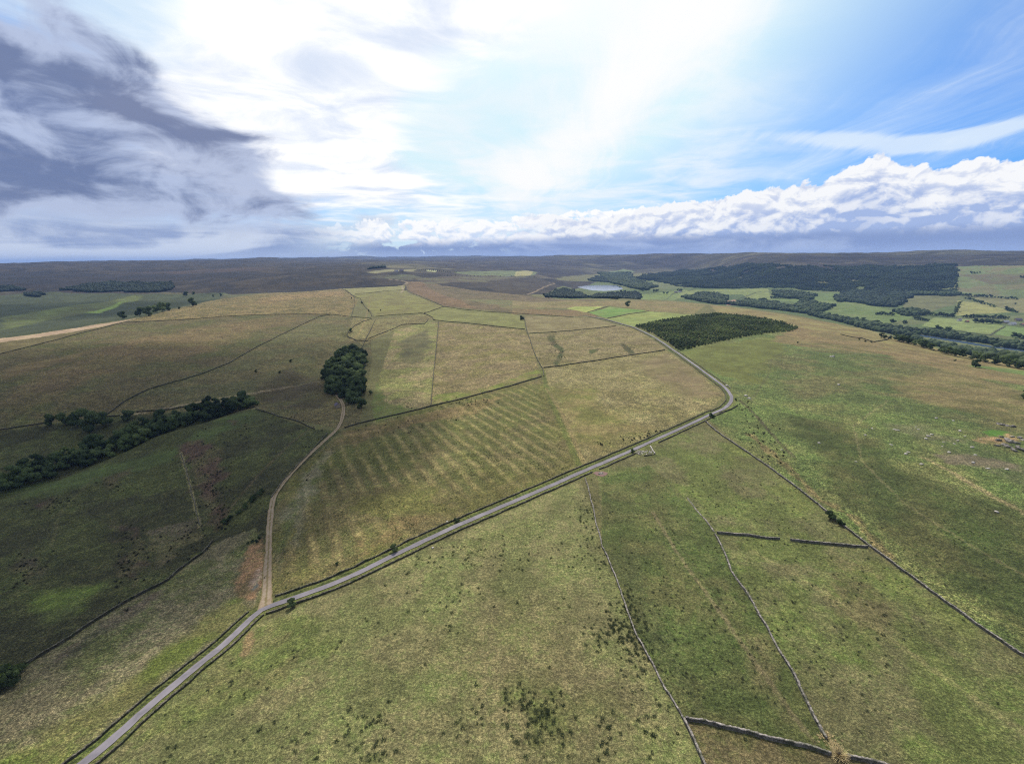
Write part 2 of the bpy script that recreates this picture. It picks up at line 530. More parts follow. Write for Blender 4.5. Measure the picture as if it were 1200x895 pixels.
# -- base: far moors, heather with paler grass
m = sstep(fbm(gx, gy, 300, 5, 7, 0.7), -0.1, 0.25)[:, None]
m2 = sstep(fbm(gx, gy, 1100, 4, 8, 0.6), 0.05, 0.5)[:, None]
far = alb((74, 64, 60)) * (1 - m) + alb((98, 90, 68)) * m
m3 = sstep(fbm(gx, gy * 0.5, 150, 4, 9, 0.65), 0.0, 0.35)[:, None]
far = far * (1 - m3 * .6) + alb((60, 52, 50)) * m3 * .6
far = far * (1 - m2 * .7) + alb((118, 114, 80)) * m2 * .7
fm = sstep(gr, 2300, 3000)[:, None]
fm *= ((gz > -20) | (gx < 0))[:, None]
m4 = fbm(gx * 0.35, gy, 90, 4, 19, 0.7)[:, None]
far = far * (1 - 0.42 * sstep(gr, 2200, 4200))[:, None] * np.exp(np.clip(m4, -.6, .6) * 1.5)  # albedo darkened with distance: painted cloud shade, bluer under the haze
colv = colv * (1 - fm) + far * fm
# valley floors green
vf = sstep(gz, -28, -60) * (gx > -200)
vf2 = vf[:, None]
mm = sstep(fbm(gx, gy, 180, 4, 12), -0.2, 0.3)[:, None]
colv = colv * (1 - vf2) + (alb((98, 116, 62)) * (1 - mm) + alb((118, 126, 76)) * mm) * vf2

DK = 1.42
# left, far: heather moor painted darker for cloud shade, and the green side valley
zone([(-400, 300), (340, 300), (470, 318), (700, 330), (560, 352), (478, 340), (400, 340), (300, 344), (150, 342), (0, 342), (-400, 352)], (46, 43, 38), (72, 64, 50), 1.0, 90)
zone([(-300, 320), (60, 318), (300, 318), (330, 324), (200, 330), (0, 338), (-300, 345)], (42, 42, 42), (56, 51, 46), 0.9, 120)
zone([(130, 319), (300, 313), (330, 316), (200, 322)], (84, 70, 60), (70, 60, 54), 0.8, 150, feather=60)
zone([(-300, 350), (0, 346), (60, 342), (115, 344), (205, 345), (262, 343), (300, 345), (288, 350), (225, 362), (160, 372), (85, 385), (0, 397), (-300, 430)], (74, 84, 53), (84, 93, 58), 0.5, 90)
zone([(0, 372), (70, 360), (130, 352), (160, 345), (170, 348), (130, 362), (60, 375), (0, 388)], (112, 124, 62), (100, 106, 60), 0.5, 60, feather=20)
zone([(95, 367), (120, 362), (140, 354), (150, 352), (138, 360), (118, 367)], (140, 168, 66), None, 0.3, feather=10)
zone([(150, 371), (200, 364), (250, 352), (262, 343), (290, 345), (240, 357), (205, 366)], (112, 118, 74), (100, 96, 66), 0.5, 60, feather=10)
zone([(-60, 403), (0, 396.5), (40, 392), (85, 385), (160, 373), (128, 381), (85, 389), (40, 396), (0, 401), (-60, 408)], (206, 178, 146), (192, 166, 134), 0.3, 30)
zone([(-60, 408), (0, 401), (40, 396), (85, 389), (128, 381), (150, 377), (82, 394), (0, 415), (-60, 428)], (112, 104, 66), (126, 116, 72), 0.7, 50)
# brown brow above the wood
zone([(150, 376), (170, 371), (225, 358), (262, 350), (300, 345), (401, 338), (413, 346), (420, 352), (408, 372), (387, 368), (300, 369), (225, 374)], (126, 112, 70), (104, 98, 56), 1.5, 20)
zone([(300, 350), (350, 344), (400, 341), (408, 346), (350, 350), (300, 358)], (140, 120, 78), (116, 102, 64), 1.5, 18, feather=12)
# large brown field
zone([(-300, 460), (-100, 430), (0, 415), (82, 394), (150, 376), (225, 374), (300, 369), (387, 368), (330, 392), (265, 427), (175, 456), (125, 485), (50, 497), (0, 505), (-300, 560)], (104, 96, 61), (93, 94, 51), 1.25, 40)
zone([(0, 432), (60, 420), (110, 408), (130, 404), (60, 432), (0, 447)], (146, 128, 82), (124, 108, 70), 0.6, 30, feather=14)
zone([(120, 440), (240, 415), (320, 385), (370, 370), (300, 372), (160, 396), (40, 436), (0, 470), (0, 490), (60, 470)], (124, 106, 70), (118, 104, 66), 1.25, 40, feather=20, opa=.6)
# olive slopes between the brown field and the wood
zone([(125, 485), (175, 456), (265, 427), (330, 392), (387, 369), (432, 374), (436, 420), (420, 500), (400, 503), (300, 480), (160, 490)], (100, 100, 60), (112, 104, 66), 1.25, 50)
zone([(285, 455), (330, 430), (370, 440), (385, 480), (330, 480), (290, 470)], (92, 84, 58), (102, 100, 60), 0.9, 30, feather=20)
# valley floor left, rough pasture
zone([(-400, 640), (-300, 540), (0, 505), (125, 487), (300, 479), (368, 503), (400, 505), (340, 560), (320, 600), (310, 680), (270, 660), (250, 634), (210, 669), (148, 705), (55, 764), (-100, 860), (-400, 1000)], (85, 91, 48), (72, 74, 44), 1.1, 30)
zone([(0, 560), (120, 545), (210, 515), (290, 480), (300, 492), (220, 535), (120, 565), (0, 590)], (96, 112, 58), (88, 100, 54), 0.6, 30, feather=15)
for P_, c_ in (([(200, 525), (240, 512), (262, 530), (262, 575), (270, 610), (250, 625), (232, 590), (215, 550)], (98, 80, 64)),
               ([(125, 610), (160, 612), (172, 640), (165, 690), (140, 670), (150, 640)], (92, 78, 62)),
               ([(20, 640), (50, 650), (45, 690), (15, 680)], (92, 84, 66)), ([(40, 592), (75, 578), (70, 592), (45, 598)], (92, 74, 64)),
               ([(170, 625), (240, 600), (235, 630), (200, 655), (175, 680)], (104, 96, 74)),
               ([(285, 492), (292, 520), (288, 500), (262, 495), (270, 490)], (100, 76, 62)), ([(110, 560), (160, 545), (158, 552), (128, 575)], (96, 84, 62))):
    zone(P_, c_, (104, 100, 64), 1.0, 14, feather=7)
zone([(20, 700), (60, 690), (120, 680), (140, 690), (90, 715), (40, 740), (20, 730)], (112, 130, 52), (100, 108, 60), 0.8, 20, feather=10)
zone([(220, 650), (250, 636), (290, 625), (270, 640), (240, 655)], (112, 118, 44), None, 0.7, feather=5)
# strip between the lower wall and the lane
zone([(-200, 900), (-100, 862), (55, 765), (148, 706), (200, 678), (250, 636), (300, 618), (312, 680), (296, 712), (205, 795), (60, 905), (-50, 1010)], (132, 126, 92), (108, 112, 66), 1.0, 12)
zone([(-100, 905), (40, 865), (150, 790), (240, 720), (290, 690), (296, 712), (205, 795), (60, 905), (-50, 1010)], (112, 126, 50), (124, 124, 70), 0.8, 22, feather=6)
zone([(55, 775), (148, 710), (205, 682), (190, 700), (120, 745), (40, 800)], (116, 106, 84), (98, 96, 70), 1.0, 10, feather=3)
# bare, reddish ground beside the track
zone([(272, 700), (276, 665), (290, 640), (308, 628), (314, 640), (312, 675), (305, 700), (285, 704)], (172, 136, 98), (128, 112, 76), 0.8, 7, feather=3)
zone([(284, 694), (296, 670), (308, 662), (308, 678), (296, 692)], (190, 166, 142), (160, 130, 100), 0.6, 5, feather=2)
zone([(294, 690), (302, 682), (304, 688), (297, 693)], (122, 126, 118), None, 0.3, feather=1)
# ridge and furrow field
zone([(318, 698), (316, 650), (326, 580), (345, 555), (402, 504), (512, 475), (636, 444), (680, 545), (600, 583), (500, 628), (400, 672)], (115, 114, 58), (126, 117, 73), 0.9, 25)
if True:
    i = bbox(FIELD_RF); ins = inside(gx[i], gy[i], FIELD_RF); i = i[ins]
    c = (gx[i] * CAZ + gy[i] * SAZ) + fbm(gx[i], gy[i], 60, 2, 77) * 2.0
    amp = sstep(fbm(gx[i], gy[i], 45, 3, 41) + 0.25, -0.3, 0.3) * sstep(polydist(gx[i], gy[i], list(FIELD_RF) + [FIELD_RF[0]]), 0, 16)
    s = np.sin((c + fbm(gx[i], gy[i], 25, 3, 47) * 1.6) * 2 * math.pi / 9.5)
    up = sstep(s + fbm(gx[i], gy[i], 4, 3, 49) * 0.7, 0.70, 0.98) * amp * 0.75; dn_ = sstep(-s, -0.6, 0.5) * amp * 0.55
    colv[i] = colv[i] * (1 - up[:, None]) + alb((152, 142, 88)) * up[:, None]
    colv[i] = colv[i] * (1 - dn_[:, None]) + alb((98, 106, 54)) * dn_[:, None]
zone([(390, 520), (402, 506), (470, 490), (520, 478), (600, 460), (560, 485), (480, 500), (420, 520)], (150, 128, 84), (120, 108, 60), 0.9, 12, feather=6, opa=.7)
zone([(325, 600), (350, 560), (380, 530), (385, 560), (352, 610), (335, 660), (322, 690)], (110, 118, 62), (134, 130, 96), 0.8, 12, feather=6)
zone([(400, 650), (430, 620), (470, 600), (500, 598), (520, 605), (470, 630), (420, 655)], (136, 116, 72), (118, 114, 60), 0.9, 8, feather=5, opa=.5)
strip([(345, 640), (352, 600), (362, 560), (385, 530)], 5, (150, 142, 112), opa=.5, jit=3)
# tan field in the middle, greener to its left
zone([(640, 444), (636, 432), (700, 422), (745, 415), (781, 410), (800, 424), (850, 462), (836, 477), (740, 520), (682, 545), (655, 490)], (141, 133, 87), (128, 122, 74), 1.25, 25)
zone([(640, 450), (700, 455), (720, 480), (760, 500), (700, 535), (682, 545), (655, 490)], (126, 126, 64), (146, 134, 82), 0.8, 22, feather=14)
zone([(740, 425), (781, 412), (850, 462), (800, 470), (770, 450)], (148, 132, 94), (137, 126, 83), 0.5, 30, feather=14)
# upper middle fields
zone([(618, 392), (725, 382), (745, 384), (781, 409), (700, 422), (636, 431), (625, 410)], (135, 124, 85), (120, 113, 68), 1.25, 22)
for P_ in ([(640, 394), (650, 392), (652, 402), (662, 408), (660, 420), (652, 432), (648, 425), (655, 412), (646, 404)], [(725, 402), (735, 404), (745, 414), (738, 416)], [(690, 410), (704, 408), (700, 413), (690, 415)]):
    zone(P_, (84, 92, 48), (100, 92, 60), 0.9, 10, feather=2.5)
zone([(615, 370), (690, 372), (700, 374), (725, 382), (618, 391)], (150, 139, 96), (139, 128, 83), 0.6, 22)
zone([(514, 377), (600, 385), (616, 387), (625, 410), (634, 440), (560, 460), (505, 474), (509, 430)], (135, 122, 83), (122, 115, 66), 1.25, 20)
zone([(505, 474), (508, 462), (570, 455), (632, 432), (635, 442), (560, 462)], (124, 134, 56), (140, 132, 78), 0.7, 12, feather=4)
zone([(436, 500), (445, 440), (462, 387), (500, 378), (513, 378), (509, 430), (504, 475), (440, 494)], (128, 130, 72), (146, 134, 92), 1.25, 22)
zone([(465, 400), (500, 385), (510, 400), (490, 430), (470, 425)], (110, 108, 72), (128, 122, 80), 0.7, 22, feather=10)
zone([(440, 495), (432, 470), (445, 440), (452, 470), (480, 478), (500, 476)], (116, 132, 60), (128, 132, 72), 0.6, 14, feather=5)
zone([(414, 372), (436, 374), (497, 368), (507, 372), (502, 376), (462, 386), (425, 405), (408, 392)], (120, 112, 70), (128, 124, 76), 1.25, 20)
zone([(425, 352), (415, 347), (472, 340), (480, 345), (520, 360), (497, 367), (440, 371)], (142, 140, 76), (132, 126, 76), 0.5, 30)
zone([(401, 338), (475, 334), (473, 340), (414, 346)], (154, 152, 92), (146, 140, 88), 0.4, 30)
zone([(497, 368), (520, 360), (600, 368), (613, 371), (616, 386), (600, 385), (550, 379), (512, 376), (505, 371)], (143, 143, 81), (132, 133, 74), 0.4, 30)
# moor behind, with brown and green flushes
zone([(478, 342), (475, 330), (500, 330), (540, 338), (600, 345), (650, 349), (700, 352), (700, 371), (600, 367), (520, 359)], (118, 104, 74), (102, 94, 62), 1.1, 50)
zone([(478, 340), (478, 331), (495, 330), (540, 352), (560, 362), (520, 358)], (132, 108, 76), (116, 96, 66), 0.9, 30, feather=8)
zone([(540, 350), (600, 352), (690, 354), (680, 362), (600, 364)], (116, 120, 74), (128, 118, 78), 0.8, 40, feather=14)
zone([(560, 330), (600, 326), (640, 330), (650, 334), (618, 345), (600, 345), (570, 338)], (66, 58, 48), (82, 74, 56), 0.9, 60, feather=20)
zone([(480, 326), (560, 322), (620, 324), (560, 332), (500, 333)], (96, 86, 68), (110, 108, 72), 0.8, 90, feather=30)
zone([(430, 319), (450, 316), (490, 315.5), (483, 318), (440, 321)], (150, 146, 104), None, 0.4, 60)
zone([(500, 316), (512, 317), (510, 319), (500, 318)], (180, 184, 130), None, 0.4, 60)
zone([(425, 326), (480, 322), (500, 325), (478, 328)], (110, 116, 78), (96, 92, 70), 0.5, 90, feather=30)
zone([(530, 319), (600, 317), (630, 319), (625, 323), (560, 323)], (128, 140, 90), (110, 118, 78), 0.4, 90)
zone([(605, 318), (625, 318), (622, 323), (603, 324)], (176, 170, 108), None, 0.4, 90)
# flushes beside the reservoir
zone([(640, 345), (660, 335), (690, 342), (720, 345), (700, 350), (650, 350)], (112, 124, 66), (96, 104, 60), 0.9, 60)
zone([(700, 322), (730, 315), (745, 318), (735, 326), (710, 328)], (128, 146, 90), (112, 126, 78), 0.4, 60, feather=30)
# bright improved pastures
zone([(600, 362), (690, 364), (700, 372), (690, 371), (600, 368)], (136, 114, 76), (126, 112, 72), 0.9, 24)
zone([(600, 352), (690, 353), (740, 352), (830, 357), (812, 368), (760, 364), (715, 358), (667, 361), (600, 361)], (144, 130, 86), (130, 124, 76), 0.9, 40)
zone([(664, 361.5), (675, 359.3), (707, 359), (687, 366)], (186, 186, 98), (160, 176, 84), 0.3, 60)
zone([(689, 366), (714, 359.3), (757, 364), (710, 372.5)], (120, 156, 70), (138, 160, 82), 0.3, 60)
zone([(712, 373.5), (760, 365), (812, 369), (765, 379), (742, 383)], (158, 166, 88), (146, 160, 84), 0.3, 60)
# right-hand hill
zone([(782, 410), (820, 402), (930, 380), (1010, 385), (1100, 412), (1200, 432), (1400, 470), (1600, 1000), (1400, 1200), (1200, 775), (1130, 724), (1020, 641), (975, 607), (900, 547), (860, 515), (830, 492), (858, 474), (858, 462), (820, 432)], (99, 116, 58), (114, 120, 66), 1.25, 40)
zone([(790, 413), (830, 404), (900, 395), (920, 400), (930, 420), (900, 450), (870, 450), (820, 430)], (120, 127, 61), (115, 120, 57), 0.5, 30, feather=10)
zone([(930, 380), (1010, 385), (1100, 412), (1200, 432), (1400, 480), (1300, 480), (1200, 452), (1100, 436), (1000, 415), (900, 400)], (146, 128, 85), (135, 124, 79), 0.7, 40, feather=8)
zone([(830, 357), (900, 366), (1000, 384), (1060, 398), (1200, 431), (1200, 437), (1100, 416), (1040, 404), (960, 388), (900, 376), (840, 366)], (156, 146, 90), (146, 130, 84), 0.5, 40)
zone([(1130, 428), (1200, 440), (1300, 462), (1300, 450), (1200, 434), (1150, 428)], (120, 146, 72), (130, 148, 80), 0.4, 30, feather=6)
zone([(880, 440), (900, 415), (960, 406), (1040, 415), (1130, 440), (1240, 470), (1300, 560), (1200, 545), (1100, 500), (1000, 470), (930, 470)], (109, 109, 65), (91, 106, 54), 1.25, 35, feather=20)
zone([(1040, 440), (1130, 435), (1300, 490), (1300, 530), (1160, 490), (1060, 470)], (143, 128, 84), (117, 114, 64), 0.8, 25, feather=16, opa=.8)
zone([(900, 480), (1000, 490), (1080, 560), (1200, 600), (1400, 720), (1400, 950), (1240, 800), (1130, 715), (1030, 640), (980, 590), (930, 530)], (83, 95, 47), (99, 102, 56), 0.90, 30, feather=16)
zone([(1040, 500), (1180, 560), (1300, 640), (1300, 600), (1180, 530), (1060, 490)], (116, 116, 80), (91, 106, 58), 0.9, 20, feather=12, opa=.7)
zone([(1138, 516), (1160, 505), (1185, 506), (1200, 515), (1180, 520), (1160, 522)], (176, 146, 104), (130, 122, 74), 0.8, 6, feather=4)
zone([(1150, 505), (1170, 503), (1185, 506), (1178, 511), (1158, 512)], (92, 134, 44), None, 0.5, feather=2)
zone([(1090, 530), (1160, 535), (1200, 545), (1200, 552), (1110, 545)], (140, 126, 104), None, 0.8, feather=4, opa=.7)
strip([(1080, 535), (1120, 555), (1160, 580), (1200, 600), (1260, 640)], 3, (152, 140, 96), opa=.8, jit=2)
strip([(880, 510), (920, 545), (960, 585), (1000, 605), (1040, 650)], 4, (132, 116, 76), opa=.7, jit=3)
strip([(905, 535), (930, 555), (950, 568), (985, 580), (1010, 610), (1030, 635)], 2.4, (78, 86, 44), opa=.6, jit=1)
strip([(866, 468), (885, 486), (910, 515), (930, 535)], 2.2, (84, 78, 56), opa=.75, jit=1)
strip([(900, 403), (930, 404), (965, 403), (1010, 411), (1060, 420), (1130, 432)], 5, (100, 108, 54), opa=.8, jit=3)
strip([(905, 392), (960, 400), (1000, 408), (1040, 410), (1100, 420), (1150, 428)], 5, (110, 108, 66), opa=.7, jit=3)
# pastures between the lane and the right-hand walls
zone([(700, 555), (740, 535), (820, 498), (860, 518), (975, 607), (1018, 641), (1130, 722), (1200, 770), (1350, 880), (1400, 1300), (900, 1300), (825, 895), (800, 842), (745, 740), (706, 640)], (113, 124, 63), (122, 121, 77), 0.74, 18)
zone([(705, 560), (760, 545), (790, 570), (840, 625), (880, 700), (935, 800), (975, 880), (940, 905), (800, 842), (745, 740), (706, 640)], (96, 110, 55), (111, 114, 65), 0.74, 14)
zone([(715, 640), (750, 650), (800, 780), (840, 850), (800, 842), (745, 740), (715, 670)], (86, 96, 55), (102, 110, 62), 0.74, 10, feather=6, opa=.8)
zone([(700, 580), (740, 560), (800, 600), (830, 640), (820, 680), (760, 640)], (95, 108, 55), (112, 115, 65), 0.74, 12, feather=6, opa=.7)
zone([(840, 700), (860, 680), (900, 760), (960, 850), (930, 850), (870, 780)], (130, 122, 81), (109, 113, 61), 0.74, 10, feather=5, opa=.6)
zone([(800, 845), (850, 855), (970, 884), (1030, 895), (1100, 960), (1000, 1100), (850, 1000), (822, 890)], (122, 113, 75), (106, 109, 59), 0.74, 12)
zone([(850, 500), (900, 540), (980, 610), (1040, 660), (1200, 780), (1200, 800), (1100, 740), (960, 630), (850, 540)], (126, 134, 68), (120, 125, 72), 0.74, 18, feather=5, opa=.6)
zone([(960, 640), (1020, 660), (1060, 720), (1010, 760), (960, 700)], (128, 114, 80), (106, 112, 58), 0.74, 9, feather=6, opa=.6)
# big foreground field
zone([(345, 712), (400, 690), (520, 633), (600, 598), (680, 562), (695, 600), (706, 640), (745, 740), (800, 842), (825, 895), (850, 1100), (0, 1300), (0, 1000), (110, 905), (205, 815), (300, 732)], (138, 135, 87), (128, 133, 78), 0.74, 14)
zone([(300, 735), (345, 718), (380, 720), (400, 760), (330, 800), (220, 860), (130, 895)], (120, 132, 66), (132, 132, 78), 0.8, 8, feather=6)
zone([(520, 640), (600, 605), (640, 600), (620, 640), (560, 660)], (120, 128, 70), (134, 132, 82), 0.9, 8, feather=6, opa=.7)
zone([(560, 700), (700, 700), (760, 800), (800, 900), (600, 900), (500, 800)], (140, 131, 89), (127, 127, 76), 0.74, 12, feather=16, opa=.6)
zone([(590, 800), (640, 790), (700, 830), (680, 895), (600, 880)], (115, 126, 63), (124, 124, 74), 0.74, 8, feather=7, opa=.8)
# stripe hedge bank through the fields
strip([(636, 434), (640, 455), (655, 490), (668, 520), (680, 545)], 5, (110, 118, 54), opa=.9, jit=1.5)
strip([(640, 455), (660, 487), (672, 515), (684, 543)], 3, (150, 134, 86), opa=.6, jit=1.5)
# paths and faint tracks
strip([(880, 645), (930, 672), (985, 706), (1040, 745), (1110, 796), (1200, 860), (1260, 900)], 2.2, (150, 144, 92), opa=.5, jit=1)
strip([(1000, 690), (1050, 722), (1120, 775), (1200, 826)], 1.2, (84, 88, 50), opa=.45, jit=.6)
strip([(765, 600), (795, 650), (835, 705), (880, 768), (930, 838), (955, 870)], 1.6, (150, 136, 98), opa=.55, jit=.8)
strip([(772, 597), (803, 648), (843, 703), (890, 766)], 0.9, (80, 84, 48), opa=.5, jit=.5)
strip([(1040, 470), (1000, 500), (1010, 540), (1060, 590), (1140, 640), (1230, 690)], 1.5, (136, 130, 86), opa=.5, jit=1)
strip([(880, 470), (900, 440), (905, 420), (930, 406)], 2, (96, 98, 60), opa=.6, jit=1)
strip([(0, 700), (60, 655), (110, 640), (180, 600)], 1.5, (70, 66, 48), opa=.5, jit=1)
strip([(60, 640), (70, 600), (110, 560)], 1.5, (110, 108, 70), opa=.5, jit=1)
strip([(434, 347), (432, 360), (428, 375), (420, 392), (408, 402)], 3, (150, 132, 86), opa=.7)
strip([(175, 482), (230, 472), (297, 461), (340, 453), (375, 447)], 3.4, (156, 142, 110), opa=.9, jit=1)
strip([(145, 486), (170, 483)], 3.4, (166, 152, 120), opa=.9)
strip([(212, 530), (221, 562), (228, 590), (234, 617)], 1.6, (150, 142, 100), opa=.9, jit=.6)
strip([(234, 617), (262, 605), (300, 560), (340, 520), (392, 480)], 2, (112, 98, 70), opa=.5, jit=1)
strip([(330, 480), (360, 460), (300, 452), (320, 450)], 2, (120, 108, 74), opa=.5)
strip([(290, 738), (292, 752), (288, 765)], 3, (166, 140, 98), opa=.8, jit=1)
# valley fields
for P_, a_, b_ in (([(905, 342), (990, 343), (985, 350), (960, 355), (905, 352)], (122, 142, 76), (112, 132, 68)),
                   ([(955, 352), (1000, 352), (1040, 362), (1070, 372), (1040, 380), (1000, 372), (958, 366)], (116, 136, 68), (128, 142, 78)),
                   ([(1060, 345), (1125, 346), (1120, 356), (1090, 366), (1058, 360)], (128, 128, 80), (116, 118, 72)),
                   ([(1122, 352), (1160, 356), (1185, 366), (1120, 370)], (166, 164, 92), (156, 156, 90)),
                   ([(1140, 347), (1200, 350), (1260, 356), (1260, 372), (1190, 366)], (146, 142, 92), (134, 132, 82)),
                   ([(1095, 372), (1150, 375), (1178, 382), (1160, 392), (1080, 382)], (146, 160, 88), (134, 150, 80)),
                   ([(1180, 382), (1260, 390), (1260, 405), (1165, 392)], (126, 152, 78), (136, 156, 84)),
                   ([(800, 340), (900, 338), (905, 352), (840, 352), (780, 350)], (146, 156, 84), (132, 146, 76)),
                   ([(750, 345), (800, 340), (790, 352), (760, 352)], (134, 152, 76), (120, 136, 70)),
                   ([(1121, 312), (1260, 311), (1260, 350), (1130, 346), (1121, 342)], (122, 136, 82), (134, 128, 88)),
                   ([(1121, 322), (1260, 318), (1260, 330), (1160, 333)], (120, 110, 80), (112, 118, 74))):
    zone(P_, a_, b_, 0.4, 90)
zone([(810, 348), (870, 345), (885, 356), (820, 354)], (84, 104, 56), (100, 116, 66), 0.9, 60)
zone([(851, 353), (862, 351), (862, 358), (851, 358)], (196, 156, 128), None, 0.5)
for P_ in ([(750, 351), (790, 343), (815, 339)], [(820, 351), (840, 343), (860, 338)], [(862, 352), (885, 343), (900, 341)], [(1085, 383), (1160, 393), (1200, 400)], [(1160, 393), (1178, 382)]):
    strip(P_, 5, (88, 96, 60))
strip([(618, 345), (635, 338), (650, 332), (642, 331)], 9, (150, 132, 104))
strip([(470, 343), (473, 340), (471, 335), (478, 331), (470, 329), (455, 327)], 8, (176, 160, 130), opa=.8)

# verges of the lane
ROAD_PX = [(-60, 1020), (20, 957), (95, 896), (130, 868), (200, 806), (260, 757), (297, 722), (315, 711), (345, 700.5), (400, 680), (463, 650), (520, 623), (600, 588.5), (640, 571.5), (690, 549.5), (740, 528), (800, 501), (832, 486), (850, 477.5), (857, 469), (855, 461), (845, 450.5), (820, 432), (790, 411), (768, 396), (750, 387), (730, 380), (705, 373.5), (680, 369.5)]


def spline(pts, step, closed=False):
    """smooth resampled polyline (Catmull-Rom)"""
    P = np.array(pts, float); out = []
    Q = np.vstack([2 * P[0] - P[1], P, 2 * P[-1] - P[-2]])
    for i in range(1, len(Q) - 2):
        n = max(2, int(np.linalg.norm(Q[i + 1] - Q[i]) / step))
        t = np.linspace(0, 1, n, endpoint=False)[:, None]
        out.append(0.5 * ((2 * Q[i]) + (-Q[i - 1] + Q[i + 1]) * t + (2 * Q[i - 1] - 5 * Q[i] + 4 * Q[i + 1] - Q[i + 2]) * t**2 + (-Q[i - 1] + 3 * Q[i] - 3 * Q[i + 1] + Q[i + 2]) * t**3))
    out.append(P[-1:])
    return np.vstack(out)


def resample(P, step):
    seg = np.linalg.norm(np.diff(P, axis=0), axis=1); s = np.concatenate([[0], np.cumsum(seg)])
    n = max(2, int(s[-1] / step) + 1); t = np.linspace(0, s[-1], n)
    return np.stack([np.interp(t, s, P[:, 0]), np.interp(t, s, P[:, 1])], 1)


def offset(P, d):
    """parallel line, d metres to the left of travel"""
    T = np.gradient(P, axis=0); T /= np.linalg.norm(T, axis=1, keepdims=True) + 1e-9
    dd = d if np.ndim(d) == 0 else np.asarray(d)[:, None]
    return P + np.stack([-T[:, 1], T[:, 0]], 1) * dd


ROAD = resample(spline(W(ROAD_PX), 3.0), 2.0)
strip([tuple(p) for p in ROAD[::4]], 9.0, (118, 128, 62), world=True, soft=.2, rough=.6)
strip([tuple(p) for p in offset(ROAD, 2.7)[::4]], 0.9, (60, 72, 38), world=True, opa=.85, rough=.9)
strip([tuple(p) for p in offset(ROAD, -2.6)[::4]], 0.6, (132, 122, 84), world=True, opa=.6, rough=.9)

nA, nR = len(coarse), len(rr)
idx = np.arange(nA * nR).reshape(nR, nA)
nxt = np.roll(idx, -1, axis=1)
quads = np.stack([idx[:-1], nxt[:-1], nxt[1:], idx[1:]], -1).reshape(-1, 4)
quads = quads[:, ::-1]


def fast_mesh(name, verts, faces, smooth=False, tri=False):
    me = bpy.data.meshes.new(name)
    k = faces.shape[1]
    me.vertices.add(len(verts)); me.vertices.foreach_set('co', np.ascontiguousarray(verts, np.float32).ravel())
    me.loops.add(faces.size); me.loops.foreach_set('vertex_index', np.ascontiguousarray(faces, np.int32).ravel())
    me.polygons.add(len(faces)); me.polygons.foreach_set('loop_start', np.arange(0, faces.size, k, dtype=np.int32))
    me.polygons.foreach_set('loop_total', np.full(len(faces), k, np.int32))
    if smooth: me.polygons.foreach_set('use_smooth', np.ones(len(faces), bool))
    me.update(calc_edges=True)
    return me


def setattr_col(me, name, c):
    a = me.attributes.new(name, 'FLOAT_COLOR', 'POINT')
    a.data.foreach_set('color', np.ascontiguousarray(np.hstack([c, np.ones((len(c), 1))]), np.float32).ravel())


def setattr_f(me, name, v):
    a = me.attributes.new(name, 'FLOAT', 'POINT')
    a.data.foreach_set('value', np.ascontiguousarray(v, np.float32))


def link(name, me, mat=None, parent=None, **props):
    o = bpy.data.objects.new(name, me)
    COL.objects.link(o)
    if mat is not None and me is not None and not me.materials: me.materials.append(mat)
    if parent is not None: o.parent = parent
    for k_, v_ in props.items(): o[k_] = v_
    return o


def new_mat(name):
    m_ = bpy.data.materials.new(name); m_.use_nodes = True
    n_ = m_.node_tree; V.tree = n_
    b = n_.nodes['Principled BSDF']
    b.inputs['Roughness'].default_value = 0.95
    b.inputs['Specular IOR Level'].default_value = 0.15
    return m_, n_, b


def attr(n_, name):
    a = n_.nodes.new('ShaderNodeAttribute'); a.attribute_name = name
    return a


def bump(n_, b, h, strength, dist):
    bn = n_.nodes.new('ShaderNodeBump'); bn.inputs['Strength'].default_value = strength; bn.inputs['Distance'].default_value = dist
    n_.links.new(h.s, bn.inputs['Height']); n_.links.new(bn.outputs[0], b.inputs['Normal'])


# rough grass: per-vertex plant colour broken up by tussocks, dead straw and sedge
mg, n_, b = new_mat('rough_grass')
pos = V(n_.nodes.new('ShaderNodeNewGeometry').outputs['Position'])
ca = V(attr(n_, 'cover').outputs['Color']); ra = V(attr(n_, 'coarse').outputs['Fac'])
t1 = noise(pos, 1.15, 5, 0.72, 0.3)              # tussocks under a metre
t2 = noise(pos, 0.22, 4, 0.62, 0.5)              # clumps of four or five metres
t3 = noise(pos, 0.035, 4, 0.60, 0.6)             # patches
t4 = noise(pos, 0.5, 3, 0.6, 0.2)
t0 = noise(pos, 3.2, 3, 0.75)
k1 = ss(t1, 0.30, 0.70); k2 = ss(t2, 0.32, 0.68); k3 = ss(t3, 0.34, 0.66)
val = (k1 - 0.5) * 1.45 * ra + (ss(t0, 0.34, 0.66) - 0.5) * 1.25 * ra + (k2 - 0.5) * 0.48 * ra + (k3 - 0.5) * 0.34 - 0.04
mul = V.m('EXPONENT', val)
cc = mixc(1.0, ca, vec(mul, mul, mul), 'MULTIPLY')
straw = ss(t1 * 0.6 + t4 * 0.4 + (t2 - 0.5) * 0.3, 0.48, 0.62) * ra * 0.36
cc = mixc(straw, cc, mixc(1.0, cc, (1.42, 1.18, 1.15), 'MULTIPLY'))
green = ss(1.0 - t4 + (t3 - 0.5) * 0.6, 0.50, 0.68) * 0.5
cc = mixc(green, cc, mixc(1.0, cc, (0.76, 0.96, 0.66), 'MULTIPLY'))
n_.links.new(cc.s, b.inputs['Base Color'])
bump(n_, b, t1 * 0.75 + t2 * 1.1, 0.9, 1.0)
gme = fast_mesh('ground', np.stack([gx, gy, gz], 1), quads, smooth=True)
setattr_col(gme, 'cover', np.clip(colv, 0.004, 0.8)); setattr_f(gme, 'coarse', ruff)
link('ground', gme, mg, kind='structure')


